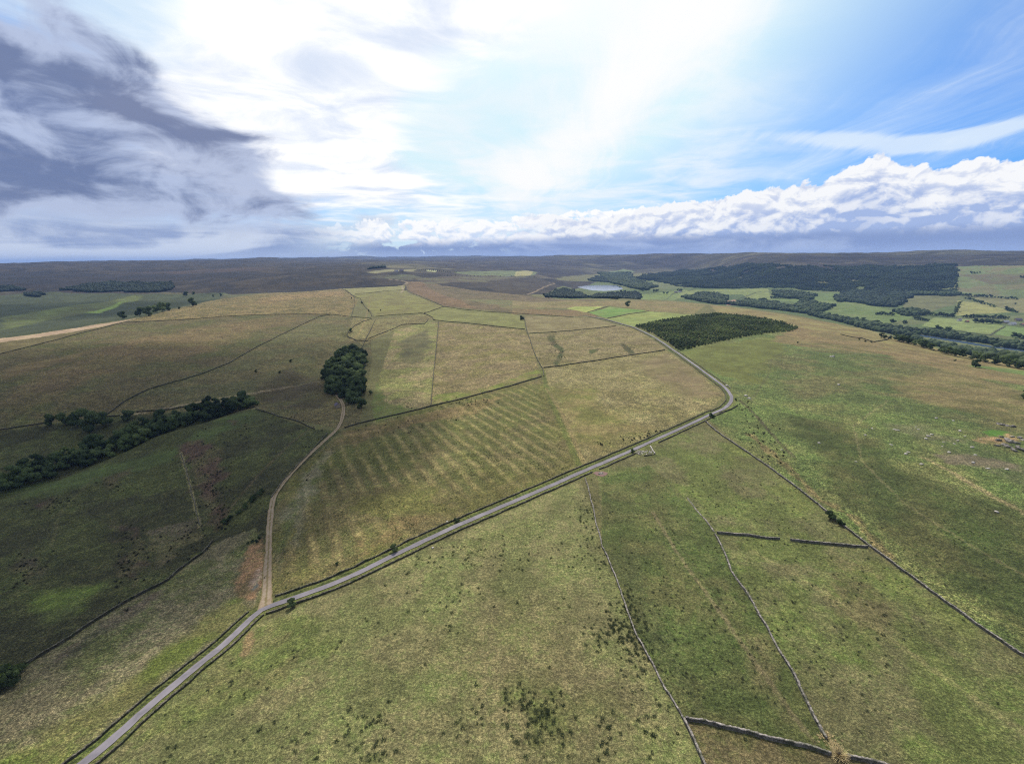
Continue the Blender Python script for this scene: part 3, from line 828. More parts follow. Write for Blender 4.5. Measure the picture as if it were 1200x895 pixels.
# ------------------------------------------------------------------ lane, track and water
def ribbon(name, P, halfw, mat, lift=0.09, jitter=0.0, cross=5, **props):
    P = np.asarray(P); n = len(P)
    hw = np.full(n, halfw) if np.ndim(halfw) == 0 else np.asarray(halfw)
    cols = []
    tt = np.linspace(-1, 1, cross)
    for j, t in enumerate(tt):
        d = hw * t
        if jitter and abs(t) == 1: d = d + t * fbm(P[:, 0], P[:, 1], 3.0, 3, 5 + j) * jitter
        q = offset(P, d)
        z = height(q[:, 0], q[:, 1])
        cols.append((q, z))
    zc = cols[cross // 2][1]
    vs = np.zeros((n, cross, 3))
    for j, (q, z) in enumerate(cols):
        vs[:, j, :2] = q
        rr_ = np.hypot(q[:, 0], q[:, 1])
        vs[:, j, 2] = np.maximum(z, zc * 0 + z) + lift + rr_ * 0.00035
    id_ = np.arange(n * cross).reshape(n, cross)
    f = np.stack([id_[:-1, 1:], id_[:-1, :-1], id_[1:, :-1], id_[1:, 1:]], -1).reshape(-1, 4)
    me = fast_mesh(name, vs.reshape(-1, 3), f, smooth=True)
    setattr_f(me, 'across', np.tile(tt, n))
    return link(name, me, mat, **props)


ma, n_, b = new_mat('worn_asphalt')
pos = V(n_.nodes.new('ShaderNodeNewGeometry').outputs['Position']); ac = V.m('ABSOLUTE', V(attr(n_, 'across').outputs['Fac']))
a1 = noise(pos, 0.6, 4, 0.6); a2 = noise(pos, 6.0, 3, 0.7)
c = mixc(ss(a1, 0.35, 0.65), lin((142, 138, 144)), lin((160, 154, 158)))
c = mixc(ss(ac, 0.75, 0.25) * 0.35, c, lin((122, 120, 124)))
c = mixc(ss(ac + (a1 - 0.5) * 0.5, 0.78, 1.0) * 0.7, c, lin((128, 118, 92)))
c = mixc(ss(a2, 0.3, 0.75) * 0.4, c, lin((118, 114, 118)))
a3 = noise(pos, 0.09, 3, 0.6)
c = mixc(ss(a3, 0.45, 0.6) * 0.35, c, lin((178, 172, 178)))
c = mixc(1.0, c, (0.68, 0.66, 0.66), 'MULTIPLY')
n_.links.new(c.s, b.inputs['Base Color']); b.inputs['Roughness'].default_value = 0.85
ribbon('road', ROAD, 1.45, ma, lift=0.10, jitter=0.25, kind='structure')

mt, n_, b = new_mat('limestone_track')
pos = V(n_.nodes.new('ShaderNodeNewGeometry').outputs['Position']); av = V(attr(n_, 'across').outputs['Fac']); ac = V.m('ABSOLUTE', av)
a1 = noise(pos, 0.5, 5, 0.65); a2 = noise(pos, 4.0, 3, 0.7)
c = mixc(ss(a1, 0.35, 0.65), lin((160, 142, 122)), lin((178, 164, 148)))
c = mixc(ss(ac + (a1 - 0.5) * 0.8, 0.32, 0.08) * 0.8, c, lin((128, 118, 80)))
c = mixc(ss(ac + (a1 - 0.5) * 0.9, 0.72, 1.0), c, lin((128, 120, 78)))
c = mixc(ss(a2, 0.4, 0.8) * 0.35, c, lin((110, 98, 84)))
c = mixc(1.0, c, (0.74, 0.70, 0.62), 'MULTIPLY')
n_.links.new(c.s, b.inputs['Base Color'])
TRACK = resample(spline(W([(311, 712), (313, 690), (313.5, 670), (315, 640), (316.5, 610), (321, 583), (335, 562), (352, 543), (372, 524), (390, 508), (399, 496), (402.5, 480), (400, 470), (392, 460), (386, 450)]), 3.0), 2.0)
tw = 1.6 + 1.3 * np.exp(-np.arange(len(TRACK)) / 6.0) + 0.3 * fbm(TRACK[:, 0], TRACK[:, 1], 20, 2, 3)
ribbon('track', TRACK, tw, mt, lift=0.08, jitter=0.5, kind='structure')

mw, n_, b = new_mat('water')
pos = V(n_.nodes.new('ShaderNodeNewGeometry').outputs['Position'])
b.inputs['Base Color'].default_value = (0.08, 0.12, 0.18, 1); b.inputs['Roughness'].default_value = 0.08
b.inputs['Specular IOR Level'].default_value = 0.5; b.inputs['IOR'].default_value = 1.33
bump(n_, b, noise(pos, 0.12, 3, 0.5), 0.06, 0.5)


def flat_poly(name, pts, z, mat, **props):
    import bmesh
    bm = bmesh.new()
    f = bm.faces.new([bm.verts.new((p[0], p[1], z)) for p in pts])
    bmesh.ops.recalc_face_normals(bm, faces=bm.faces)
    if f.normal.z < 0: f.normal_flip()
    bmesh.ops.triangulate(bm, faces=bm.faces)
    me = bpy.data.meshes.new(name); bm.to_mesh(me); bm.free()
    return link(name, me, mat, **props)


lk = spline(np.vstack([LAKE, LAKE[:1]]), 30)
flat_poly('reservoir_water', [tuple(p) for p in lk[:-1]], LAKE_Z, mw, kind='structure')
rv = resample(spline(RIVER, 20), 20)
L_, R2 = offset(rv, RIVW + 1), offset(rv, -RIVW - 1)
flat_poly('river_water', [tuple(p) for p in L_] + [tuple(p) for p in R2[::-1]], RIVER_Z, mw, kind='structure')
print('ground ok')

# ------------------------------------------------------------------ dry stone walls
def stone_mat(name, c1, c2, c3, cell=2.2, lichen_shade=True):
    m_, n_, b = new_mat(name)
    pos = V(n_.nodes.new('ShaderNodeNewGeometry').outputs['Position'])
    vo = n_.nodes.new('ShaderNodeTexVoronoi'); vo.inputs['Scale'].default_value = cell
    n_.links.new(pos.s, vo.inputs['Vector'])
    vd = n_.nodes.new('ShaderNodeTexVoronoi'); vd.feature = 'DISTANCE_TO_EDGE'; vd.inputs['Scale'].default_value = cell
    n_.links.new(pos.s, vd.inputs['Vector'])
    s_ = n_.nodes.new('ShaderNodeSeparateColor'); n_.links.new(vo.outputs['Color'], s_.inputs[0])
    r_ = V(s_.outputs[0])
    c_ = mixc(r_, lin(c1), lin(c2))
    c_ = mixc(ss(noise(pos, 0.35, 4, 0.6), 0.48, 0.68) * 0.7, c_, lin(c3))
    c_ = mixc(ss(V(vd.outputs['Distance']), 0.05, 0.0) * 0.8, c_, (0.012, 0.011, 0.010))
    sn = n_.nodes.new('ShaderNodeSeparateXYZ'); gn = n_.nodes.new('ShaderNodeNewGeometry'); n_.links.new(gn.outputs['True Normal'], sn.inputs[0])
    c_ = mixc(ss(V(sn.outputs[2]), 0.5, 0.8), mixc(1.0, c_, (0.62, 0.64, 0.56), 'MULTIPLY'), mixc(ss(noise(pos, 0.8, 4, 0.7), 0.38, 0.62), mixc(1.0, c_, (0.60, 0.62, 0.52), 'MULTIPLY'), mixc(1.0, c_, (1.4, 1.38, 1.3), 'MULTIPLY'))) if lichen_shade else c_      # pale lichened copes; top light and side shade put into the colour
    n_.links.new(c_.s, b.inputs['Base Color'])
    bump(n_, b, V(vd.outputs['Distance']).min(0.12), 0.8, 0.4)
    return m_


MST = stone_mat('gritstone', (112, 106, 104), (158, 150, 146), (96, 100, 78))
MSD = stone_mat('mossy_gritstone', (74, 70, 62), (118, 112, 100), (70, 82, 44))
WALL_BITS = []


def wall_mesh(P, h=1.35, seed=1, ruin=0.0, step=None, thick=1.0):
    """a battered wall: P is a metre polyline on the ground"""
    r0_ = np.hypot(P[:, 0], P[:, 1]).min()
    step = step or max(0.5, min(6.0, r0_ / 300.0))
    P = resample(P, step)
    wob = fbm(P[:, 0], P[:, 1], 7.0, 3, seed) * 0.45
    P = offset(P, wob)
    n = len(P); h = h * 0.80
    rg = np.random.default_rng(seed)
    hh = h * (1 + 0.10 * fbm(P[:, 0], P[:, 1], 5.0, 3, seed + 9)) + rg.uniform(-0.13, 0.13, n)
    if ruin: hh *= np.clip(1.0 - ruin * 1.6 * np.clip(fbm(P[:, 0], P[:, 1], 9.0, 3, seed + 19) + 0.15, 0, 1) - ruin * 0.35, 0.12, 1)
    r_ = np.hypot(P[:, 0], P[:, 1])
    grow = thick * np.clip(r_ / 620.0, 0.78, 1.2)
    prof = [(-0.48, -0.5), (-0.46, 0.0), (-0.30, 0.80), (-0.38, 0.82), (-0.33, 1.0), (0.33, 1.0), (0.38, 0.82), (0.30, 0.80), (0.46, 0.0), (0.48, -0.5)]
    vs = np.zeros((n, len(prof), 3))
    for j, (o_, k_) in enumerate(prof):
        q = offset(P, o_ * grow + (rg.uniform(-0.11, 0.11, n) if 0 < k_ else 0))
        vs[:, j, :2] = q
    zg = height(P[:, 0], P[:, 1])
    for j, (o_, k_) in enumerate(prof):
        vs[:, j, 2] = zg + (k_ * hh if k_ > 0 else k_ * 1.6)
    id_ = np.arange(n * len(prof)).reshape(n, len(prof))
    f = np.stack([id_[:-1, :-1], id_[:-1, 1:], id_[1:, 1:], id_[1:, :-1]], -1).reshape(-1, 4)
    caps = []
    for e_ in (id_[0], id_[-1][::-1]):
        for a_ in range(4): caps.append([e_[a_], e_[a_ + 1], e_[8 - a_], e_[9 - a_]][::-1])
    return fast_mesh('drystone_wall', vs.reshape(-1, 3), np.vstack([f, np.array(caps)]))


def wall(label, px=None, P=None, mat=None, h=1.2, ruin=0.0, smooth=False, thick=1.0, group='dry stone field walls'):
    if P is None:
        P = np.array(W(px))
        if smooth: P = spline(P, 4.0)
    me = wall_mesh(np.asarray(P), h, seed=len(WALL_BITS) * 7 + 3, ruin=ruin, thick=thick)
    o = link('drystone_wall', me, mat or MST, label=label, category='stone wall', group=group, kind='thing')
    WALL_BITS.append(o)
    return o


def road_span(a, b, d):
    """part of the lane between two photograph points, shifted sideways"""
    A, B = np.array(W([a, b]))
    ia = np.linalg.norm(ROAD - A, axis=1).argmin(); ib = np.linalg.norm(ROAD - B, axis=1).argmin()
    return offset(ROAD, d)[ia:ib + 1]


wall('mossy wall on the left verge of the lane, below the track junction', P=road_span((20, 957), (298, 720), 4.4), mat=MSD, h=0.85)
wall('long grey wall along the far verge of the lane from track mouth to the bend', P=road_span((320, 708), (836, 483), 5.2), mat=MSD, h=0.85)
wall('wall curving round the inside of the sharp bend and up the lane', P=road_span((836, 483), (771, 398), 4.4), mat=MSD, h=0.85)
wall('near wall of the lane between the bottom corner and the track junction', P=road_span((20, 957), (300, 720), -3.6), mat=MSD, h=0.85)
wall('near wall of the lane opposite the track mouth and ridged field', P=road_span((306, 716), (686, 551), -4.3), mat=MSD, h=0.85)
wall('near wall of the lane between the rubble ring and the ruined sheepfold', P=road_span((697, 547), (738, 529), -4.6), mat=MSD, h=0.85)
wall('near wall of the lane from the ruined sheepfold up to the hawthorn', P=road_span((765, 517), (842, 481), -4.4), mat=MSD, h=0.85)
wall('low wall stub running past the outside of the sharp bend', [(843, 484), (856, 480), (864, 475.5)], mat=MSD)
wall('outer wall of the lane between the sharp bend and the plantation', P=road_span((851, 455), (790, 411), -3.8), mat=MSD, h=0.85)
wall('lane wall up the slope beyond the plantation corner', P=road_span((766, 395), (690, 371), 4.2), mat=MSD, h=0.85)
wall('pale straight wall from the lane down to the bottom edge of the picture', [(686, 560), (690, 573), (696, 602), (706, 640), (720, 672), (744, 740), (770, 790), (801, 842)], ruin=0.3, h=0.95, thick=0.8)
wall('continuation of the pale wall below the corner at the bottom', [(801.5, 843.5), (816, 875), (826, 898), (850, 960)])
wall('tall wall with a black shaded face near the bottom edge', [(803, 843), (850, 852), (900, 864.5), (940, 873), (974, 885)], h=1.3)
wall('last length of shaded wall right of the dry bush, bottom edge', [(992, 888), (1010, 891), (1032, 897), (1090, 915), (1150, 935)], h=1.3)
wall('grey tumbled wall running down to the dry bush', [(838.5, 626.5), (848, 645), (858, 670), (878, 700), (905, 748), (935, 800), (955, 842), (968, 866)], ruin=0.42)
wall('grassed over footings of a wall above the tumbled wall', [(806, 583), (815, 596), (830, 613), (837, 623)], ruin=0.85, h=0.6)
wall('short level wall with black shade, left of the gap', [(840, 624.5), (860, 626.5), (880, 628.5), (900, 631), (914, 632)], h=1.3)
wall('level wall with black shade between the gap and the long diagonal', [(926, 633), (950, 636), (975, 638.5), (1000, 640.5), (1017, 641.5)], h=1.3)
wall('long dark wall slanting from the lane bend down to the right edge', [(826, 494), (840, 506), (860, 520), (880, 533), (900, 547), (930, 569), (960, 592), (976, 607), (1000, 626), (1020, 641), (1050, 663), (1080, 685), (1130, 722), (1165, 746), (1200, 770), (1300, 842)])
wall('dark wall along the top of the ridged field', [(404, 501.5), (420, 496.5), (450, 489.5), (480, 482.5), (512, 474.5), (540, 468), (560, 462.5), (600, 452), (635, 441.5)], mat=MSD, h=1.4)
wall('wall across the middle field from the hedge to the lane', [(637, 431), (660, 428.5), (700, 422.5), (745, 415.5), (779, 410.3)], mat=MSD, h=1.3)
wall('wall from the lone round tree down to the cross wall', [(614, 371), (617, 386), (621, 398), (625, 410), (630, 422), (636, 432)], mat=MSD)
wall('short wall linking the cross wall to the ridged field corner', [(636, 432), (637.5, 441)], mat=MSD)
wall('straight green-topped wall between the two middle pastures', [(514, 377), (513, 390), (511.5, 405), (510, 420), (507.5, 445), (505, 475.5)], mat=MSD)
wall('winding wall along the top of the middle pastures to the lone tree', [(440, 371), (450, 370), (462, 369), (480, 368), (495, 367), (503, 370), (507, 372), (508, 375), (520, 376.5), (550, 379), (580, 382.5), (600, 384.5), (615, 386)], mat=MSD, h=1.5)
wall('thin wall from the lone tree across to the lane', [(617, 391), (650, 389), (690, 385.5), (722, 382)], mat=MSD)
wall('dark wall slanting across the brown slope left of the gill', [(125, 486), (145, 471), (175, 456), (215, 445), (240, 437), (265, 427), (283, 417), (300, 407), (330, 392), (345, 385), (360, 377.5), (375, 370.5), (387, 369)], mat=MSD, h=1.4)
wall('level wall below the brown brow', [(150, 378), (180, 376.5), (225, 374), (262, 371), (300, 369), (340, 368.3), (387, 368.5), (410, 371), (435, 373)], mat=MSD, h=1.3)
wall('wall climbing from the left edge to the foot of the brow', [(-60, 431), (0, 415), (40, 405), (82, 394), (115, 385.5), (150, 377)], mat=MSD, h=1.4)
wall('wall from the winding wall up beside the moor track', [(497, 367), (508, 363.5), (520, 359.5), (508, 354), (498, 350), (488, 345.5), (480, 342), (475, 338.5)], mat=MSD, h=1.4)
wall('long wall at the foot of the moor, behind the lone tree', [(520, 359.5), (545, 363), (570, 365.5), (600, 367), (640, 369.5), (672, 372)], mat=MSD, h=1.3)
wall('wall at the top edge of the highest green field', [(401, 338), (425, 336.6), (450, 335.2), (475, 334)], mat=MSD, h=1.5)
wall('wall between the two highest green fields', [(416, 344.5), (440, 342.5), (460, 340.5), (474, 340)], mat=MSD, h=1.5)
wall('crooked wall down the head of the gill, left branch', [(401, 338), (408, 343), (415, 348), (416, 355), (414.5, 361), (412, 370)], mat=MSD, h=1.5)
wall('crooked wall down the head of the gill, right branch', [(404, 339), (412, 346), (422, 350), (425, 355), (428, 360), (434, 366), (436, 371)], mat=MSD, h=1.5)
wall('curved wall from the gill head round towards the round wood', [(435, 374), (424, 377.5), (415, 382), (410, 387), (407, 392), (410, 396), (417, 399), (424, 399.5), (431, 400)], mat=MSD, h=1.4)
wall('small wall running down into the round wood', [(440, 375), (436, 383), (432, 391), (428, 399), (424, 408)], mat=MSD, h=1.4)
wall('stepped wall crossing the field above the round wood', [(432, 397), (445, 391.5), (462, 385), (471, 380.5), (480, 380), (497, 380), (500, 377), (502, 374)], mat=MSD, h=1.4)
wall('wall from the left edge to the first clump of thorn trees', [(-60, 512), (0, 504), (25, 500), (52, 496)], mat=MSD, h=1.3)
wall('wall between the big thorn and the small round thorn', [(125, 488), (133, 487.5), (141, 487)], mat=MSD, h=1.3)
wall('wall under the pale path above the belt of trees', [(160, 483), (180, 481.5), (200, 480), (222, 476), (240, 472)], mat=MSD, h=1.5)
wall('low wall beside the belt of trees near the round wood', [(300, 479.5), (312, 483), (330, 489), (350, 494), (368, 503)], mat=MSD)
wall('wall curving up from the corner thicket to the stream bank', [(30, 779), (55, 764), (85, 746), (110, 729), (148, 705), (170, 694), (197, 680), (208, 670), (225, 657), (238, 648), (250, 634)], mat=MSD, h=1.5)
wall('thin pale ruined wall in the dark pasture', [(212, 531), (217, 546), (221, 562), (228, 590), (234, 616)], mat=MSD, ruin=0.4, h=0.6)
wall('wall on the slope under the track, beside the scrub', [(318, 583), (332, 563), (350, 544), (365, 528), (384, 508)], P=None, mat=MSD, h=1.0, ruin=.3)
wall('field wall between the two bright green pastures', [(712, 373), (730, 369.6), (760, 364.5)], mat=MSD)
wall('field wall left of the brightest green pasture', [(688, 366.2), (700, 362.5), (714, 359)], mat=MSD)
wall('broken wall along the brow above the river woods', [(985, 392), (1000, 395.5), (1010, 396.5), (1024, 401), (1040, 398), (1052, 394)], mat=MSD, h=1.5)

# far field walls in the main valley
for lb, p_ in (('thin dark wall between valley pastures left of the larch copse', [(786, 345), (805, 341.5), (814, 339)]),
               ('thin dark wall on the valley pasture beside the bare patch', [(862, 352), (876, 346.5), (893, 341.5)]),
               ('thin straight wall below the riverside farm', [(1090, 384), (1130, 389), (1160, 393)]),
               ('short wall slanting down to the river below the farm', [(1160, 393), (1170, 387), (1178, 382.5)])):
    wall(lb, p_, mat=MSD, h=1.3, thick=2.0)
print('walls ok')

# ------------------------------------------------------------------ trees
def foliage(name, dark, light, hue=0.06):
    m_, n_, b = new_mat(name)
    pos = V(n_.nodes.new('ShaderNodeNewGeometry').outputs['Position'])
    oi = n_.nodes.new('ShaderNodeObjectInfo'); rnd = V(oi.outputs['Random'])
    n1 = noise(pos, 0.9, 4, 0.65); n2 = noise(pos, 0.02, 5, 0.65)
    f_ = ss(n1 + (n2 - 0.5) * 1.5, 0.36, 0.66)
    c_ = mixc(f_, dark, light)
    w_ = rnd * 0.95 + 0.6
    c_ = mixc(1.0, c_, vec(w_ * (rnd * 0.2 + 0.9), w_, w_), 'MULTIPLY')
    n_.links.new(c_.s, b.inputs['Base Color'])
    tl = n_.nodes.new('ShaderNodeBsdfTranslucent'); n_.links.new(mixc(1.0, c_, (1.5, 1.6, 0.9), 'MULTIPLY').s, tl.inputs['Color'])
    ms = n_.nodes.new('ShaderNodeMixShader'); ms.inputs[0].default_value = 0.36
    n_.links.new(b.outputs[0], ms.inputs[1]); n_.links.new(tl.outputs[0], ms.inputs[2]); n_.links.new(ms.outputs[0], n_.nodes['Material Output'].inputs['Surface'])
    b.inputs['Roughness'].default_value = 0.75
    b.inputs['Specular IOR Level'].default_value = 0.2
    return m_


MBROAD = foliage('broadleaf_leaves', (0.034, 0.054, 0.020), (0.100, 0.138, 0.048))
MYOUNG = foliage('young_leaves', (0.034, 0.052, 0.022), (0.115, 0.150, 0.062))
MPALE = foliage('pale_leaves', (0.040, 0.058, 0.024), (0.095, 0.125, 0.052))
MCONI = foliage('conifer_needles', (0.016, 0.032, 0.017), (0.050, 0.078, 0.034))
MSCRUB = foliage('heather_and_scrub', (0.060, 0.058, 0.036), (0.125, 0.120, 0.075))
MRUSH = foliage('rush_stems', (0.040, 0.052, 0.022), (0.095, 0.105, 0.048))
MSEDGE = foliage('sedge_stems', (0.065, 0.075, 0.034), (0.120, 0.125, 0.062))
mbk, n_, b = new_mat('bark')
b.inputs['Base Color'].default_value = (0.075, 0.062, 0.05, 1)


def ico(sub):
    import bmesh
    bm = bmesh.new(); bmesh.ops.create_icosphere(bm, subdivisions=sub, radius=1.0)
    v = np.array([x.co[:] for x in bm.verts]); f = np.array([[q.index for q in x.verts] for x in bm.faces]); bm.free()
    return v, f


ICO = {k: ico(k) for k in (1, 2, 3)}


def crown_geo(seed, r=4.5, h=6.5, lobes=13, leaves=70, leaf=0.62, flat=0.75, sub=2, low=1.6):
    """lumpy crown: overlapping leaf masses roughened with leaf-clump faces, gaps between"""
    rg = np.random.default_rng(seed); VS, FS, k = [], [], 0
    for i in range(lobes):
        a = i * 2.39996 + rg.uniform(-0.3, 0.3); zc = 0.16 + 0.66 * ((i * 0.618 + rg.uniform(0, 0.25)) % 1.0)
        q = rg.uniform(0.45, 0.72) * math.sqrt(max(0.05, 1 - (zc * 1.15 - 0.28) ** 2)) if i % 4 else rg.uniform(0, 0.35)
        c = np.array([math.cos(a) * q * r, math.sin(a) * q * r, low + zc * (h - low)])
        s = r * rg.uniform(0.32, 0.48) * (1.0 - 0.25 * q)
        v, f = ICO[sub]
        d = 1 + 0.10 * rg.standard_normal(len(v))
        v2 = v * d[:, None] * s * np.array([1, 1, flat]) * 0.90 + c
        VS.append(v2); FS.append(f + k); k += len(v2)
        if leaves:
            n = rg.standard_normal((leaves, 3)); n[:, 2] = np.abs(n[:, 2]) * 0.8 + n[:, 2] * 0.35
            n /= np.linalg.norm(n, axis=1, keepdims=True)
            p = n * s * rg.uniform(0.86, 1.20, (leaves, 1)) * np.array([1, 1, flat]) + c
            t = np.cross(n, rg.standard_normal((leaves, 3))); t /= np.linalg.norm(t, axis=1, keepdims=True)
            u = np.cross(n, t) + n * rg.uniform(-0.7, 0.7, (leaves, 1))
            L = leaf * rg.uniform(0.6, 1.35, (leaves, 1))
            tri = np.stack([p - t * L * 0.5 - u * L * 0.35, p + t * L * 0.5 - u * L * 0.3, p + u * L * 0.6], 1).reshape(-1, 3)
            VS.append(tri); FS.append(np.arange(len(tri)).reshape(-1, 3) + k); k += len(tri)
    return np.vstack(VS), np.vstack(FS)


def trunk_geo(r=0.32, h=3.0, seed=1, limbs=4, spread=2.0, top=2.0):
    rg = np.random.default_rng(seed); VS, FS, k = [], [], 0

    def tube(a, b_, ra, rb, n=7):
        nonlocal k
        a, b_ = np.array(a, float), np.array(b_, float); d = b_ - a; d /= np.linalg.norm(d)
        t = np.cross(d, [0.3, 0.9, 0.1]); t /= np.linalg.norm(t); u = np.cross(d, t)
        an = np.arange(n) * 2 * math.pi / n
        ring = np.cos(an)[:, None] * t + np.sin(an)[:, None] * u
        v = np.vstack([a + ring * ra, b_ + ring * rb]); VS.append(v)
        for i in range(n):
            j = (i + 1) % n
            FS.append([k + i, k + j, k + n + j]); FS.append([k + i, k + n + j, k + n + i])
        k += 2 * n
    tube((0, 0, -0.6), (0, 0, 0.5), r * 1.5, r)
    tube((0, 0, 0.5), (0.1, 0.05, h), r, r * 0.7)
    for i in range(limbs):
        a = i * 2 * math.pi / limbs + rg.uniform(-.4, .4)
        tube((0.1, 0.05, h * rg.uniform(0.7, 1.0)), (math.cos(a) * spread, math.sin(a) * spread, h + top * rg.uniform(0.7, 1.2)), r * 0.5, r * 0.15, 5)
    return np.vstack(VS), np.array(FS)


def trimesh(name, vf, mat, smooth=False):
    me = fast_mesh(name, vf[0], vf[1], smooth); me.materials.append(mat); return me


def conifer_geo(seed, h=9.0, r=2.3, tiers=7, seg=9):
    rg = np.random.default_rng(seed); VS, FS, k = [], [], 0
    for i in range(tiers):
        t = i / tiers; z0 = h * (0.12 + 0.86 * t); rad = r * (1 - t) ** 0.85 + 0.15; hh = h * 0.22
        an = np.arange(seg * 2) * math.pi / seg + rg.uniform(0, 3)
        rr_ = rad * np.where(np.arange(seg * 2) % 2, 0.62, 1.0) * rg.uniform(0.8, 1.15, seg * 2)
        v = np.vstack([np.stack([np.cos(an) * rr_, np.sin(an) * rr_, z0 - hh * 0.25 * rg.uniform(0.6, 1.3, seg * 2)], 1), [[0, 0, z0 + hh]], [[0, 0, z0 - 0.1]]])
        VS.append(v)
        for j in range(seg * 2):
            q = (j + 1) % (seg * 2)
            FS.append([k + j, k + q, k + seg * 2]); FS.append([k + q, k + j, k + seg * 2 + 1])
        k += len(v)
    return np.vstack(VS), np.array(FS)


CROWNS = [trimesh('crown', crown_geo(s, r=4.4 + 0.5 * (s % 3), h=8.4 + (s % 4) * 0.8, lobes=21, leaves=80, leaf=0.48, low=0.1, flat=0.95), MBROAD) for s in range(1, 7)]
CROWNP = [trimesh('crown', crown_geo(s, r=4.2, h=7.6, lobes=17, leaves=90, low=0.1, flat=.95), MPALE) for s in (21, 22)]
TRUNKS = [trimesh('trunk', trunk_geo(0.3, 2.6, s), mbk) for s in (1, 2)]
BUSH = [trimesh('crown', crown_geo(s, r=2.0, h=2.9, lobes=9, leaves=70, leaf=0.4, low=0.1), MBROAD) for s in (31, 32, 33)]
BUSHP = [trimesh('crown', crown_geo(s, r=2.0, h=3.2, lobes=9, leaves=80, leaf=0.42, low=0.3), MPALE) for s in (41, 42)]
BTRUNK = trimesh('trunk', trunk_geo(0.12, 1.0, 5, 3, 0.9, 0.8), mbk)
YOUNG = [trimesh('young_tree', crown_geo(s, r=2.6, h=4.9, lobes=9, leaves=26, leaf=0.6, sub=1, low=0.2, flat=0.95), MYOUNG) for s in range(51, 57)]
FARTREE = [trimesh('valley_tree', crown_geo(s, r=5.0, h=8.6, lobes=9, leaves=24, leaf=1.1, sub=1, low=0.6), MBROAD) for s in range(71, 75)]
FARPALE = [trimesh('valley_tree', crown_geo(s, r=4.4, h=7.6, lobes=9, leaves=24, leaf=1.1, sub=1, low=0.4), MPALE) for s in (81, 82)]
RG = np.random.default_rng(2024)
TREES = []


def tree(p, crown, trunk, s=1.0, name='broadleaf_tree', label='', cat='tree', group=None, sink=0.0, sz=None):
    """root Empty with trunk and crown"""
    x, y = p[0], p[1]; z = float(height(np.array([x]), np.array([y]))[0])
    e = bpy.data.objects.new(name, None); COL.objects.link(e)
    e.location = (x, y, z - sink); e.rotation_euler = (0, 0, RG.uniform(0, 6.28)); e.scale = (s, s, sz or s * RG.uniform(0.9, 1.1))
    e['label'] = label; e['category'] = cat
    if group: e['group'] = group
    for nm, me in (('crown', crown), ('trunk', trunk)):
        o = bpy.data.objects.new(nm, me); COL.objects.link(o); o.parent = e
    TREES.append(e)
    return e


def single(p, me, s, name, label, cat='tree', group=None, sz=None, z=None):
    o = bpy.data.objects.new(name, me); COL.objects.link(o)
    if z is None: z = float(height(np.array([p[0]]), np.array([p[1]]))[0])
    o.location = (p[0], p[1], z - 0.1); o.rotation_euler = (0, 0, RG.uniform(0, 6.28)); o.scale = (s, s, sz or s * RG.uniform(0.85, 1.1))
    o['label'] = label; o['category'] = cat
    if group: o['group'] = group
    return o


def pick(a): return a[int(RG.integers(len(a)))]


def scatter_poly(px, gap, jitter=0.42, warp=None):
    """jittered grid of ground points inside a photograph polygon"""
    w = np.array(W(px)); x0, y0 = w.min(0); x1, y1 = w.max(0)
    xs, ys = np.meshgrid(np.arange(x0, x1 + gap, gap), np.arange(y0, y1 + gap, gap * 0.87))
    xs = xs + (np.arange(xs.shape[0]) % 2)[:, None] * gap * 0.5
    xs = xs.ravel() + RG.uniform(-1, 1, xs.size) * gap * jitter; ys = ys.ravel() + RG.uniform(-1, 1, ys.size) * gap * jitter
    wp = min(28.0, 0.012 * float(np.hypot(w[:, 0], w[:, 1]).mean())) * (1.0 if warp is None else warp)
    m = inside(xs + fbm(xs, ys, 70, 3, 57) * wp, ys + fbm(xs, ys, 70, 3, 67) * wp * 1.6, [tuple(q) for q in w])
    return np.stack([xs[m], ys[m]], 1)


def merged(name, geos, pts, mat, smin=0.85, smax=1.2, zs=(0.85, 1.15), **props):
    """one mesh with a copy of a small tree at each point (for masses nobody could count)"""
    n = len(pts); z = height(pts[:, 0], pts[:, 1]); VS, FS, k = [], [], 0
    which = RG.integers(len(geos), size=n)
    for gi, (gv, gf) in enumerate(geos):
        ids = np.nonzero(which == gi)[0]
        if not len(ids): continue
        a = RG.uniform(0, 6.28, len(ids)); s = RG.uniform(smin, smax, len(ids)); c_, s_ = np.cos(a) * s, np.sin(a) * s
        v = np.empty((len(ids), len(gv), 3))
        v[..., 0] = c_[:, None] * gv[:, 0] - s_[:, None] * gv[:, 1] + pts[ids, 0][:, None]
        v[..., 1] = s_[:, None] * gv[:, 0] + c_[:, None] * gv[:, 1] + pts[ids, 1][:, None]
        v[..., 2] = gv[:, 2] * (s * RG.uniform(zs[0], zs[1], len(ids)))[:, None] + z[ids][:, None]
        VS.append(v.reshape(-1, 3)); FS.append((gf[None] + (np.arange(len(ids)) * len(gv))[:, None, None]).reshape(-1, 3) + k)
        k += len(ids) * len(gv)
    me = fast_mesh(name, np.vstack(VS), np.vstack(FS))
    return link(name, me, mat, **props)


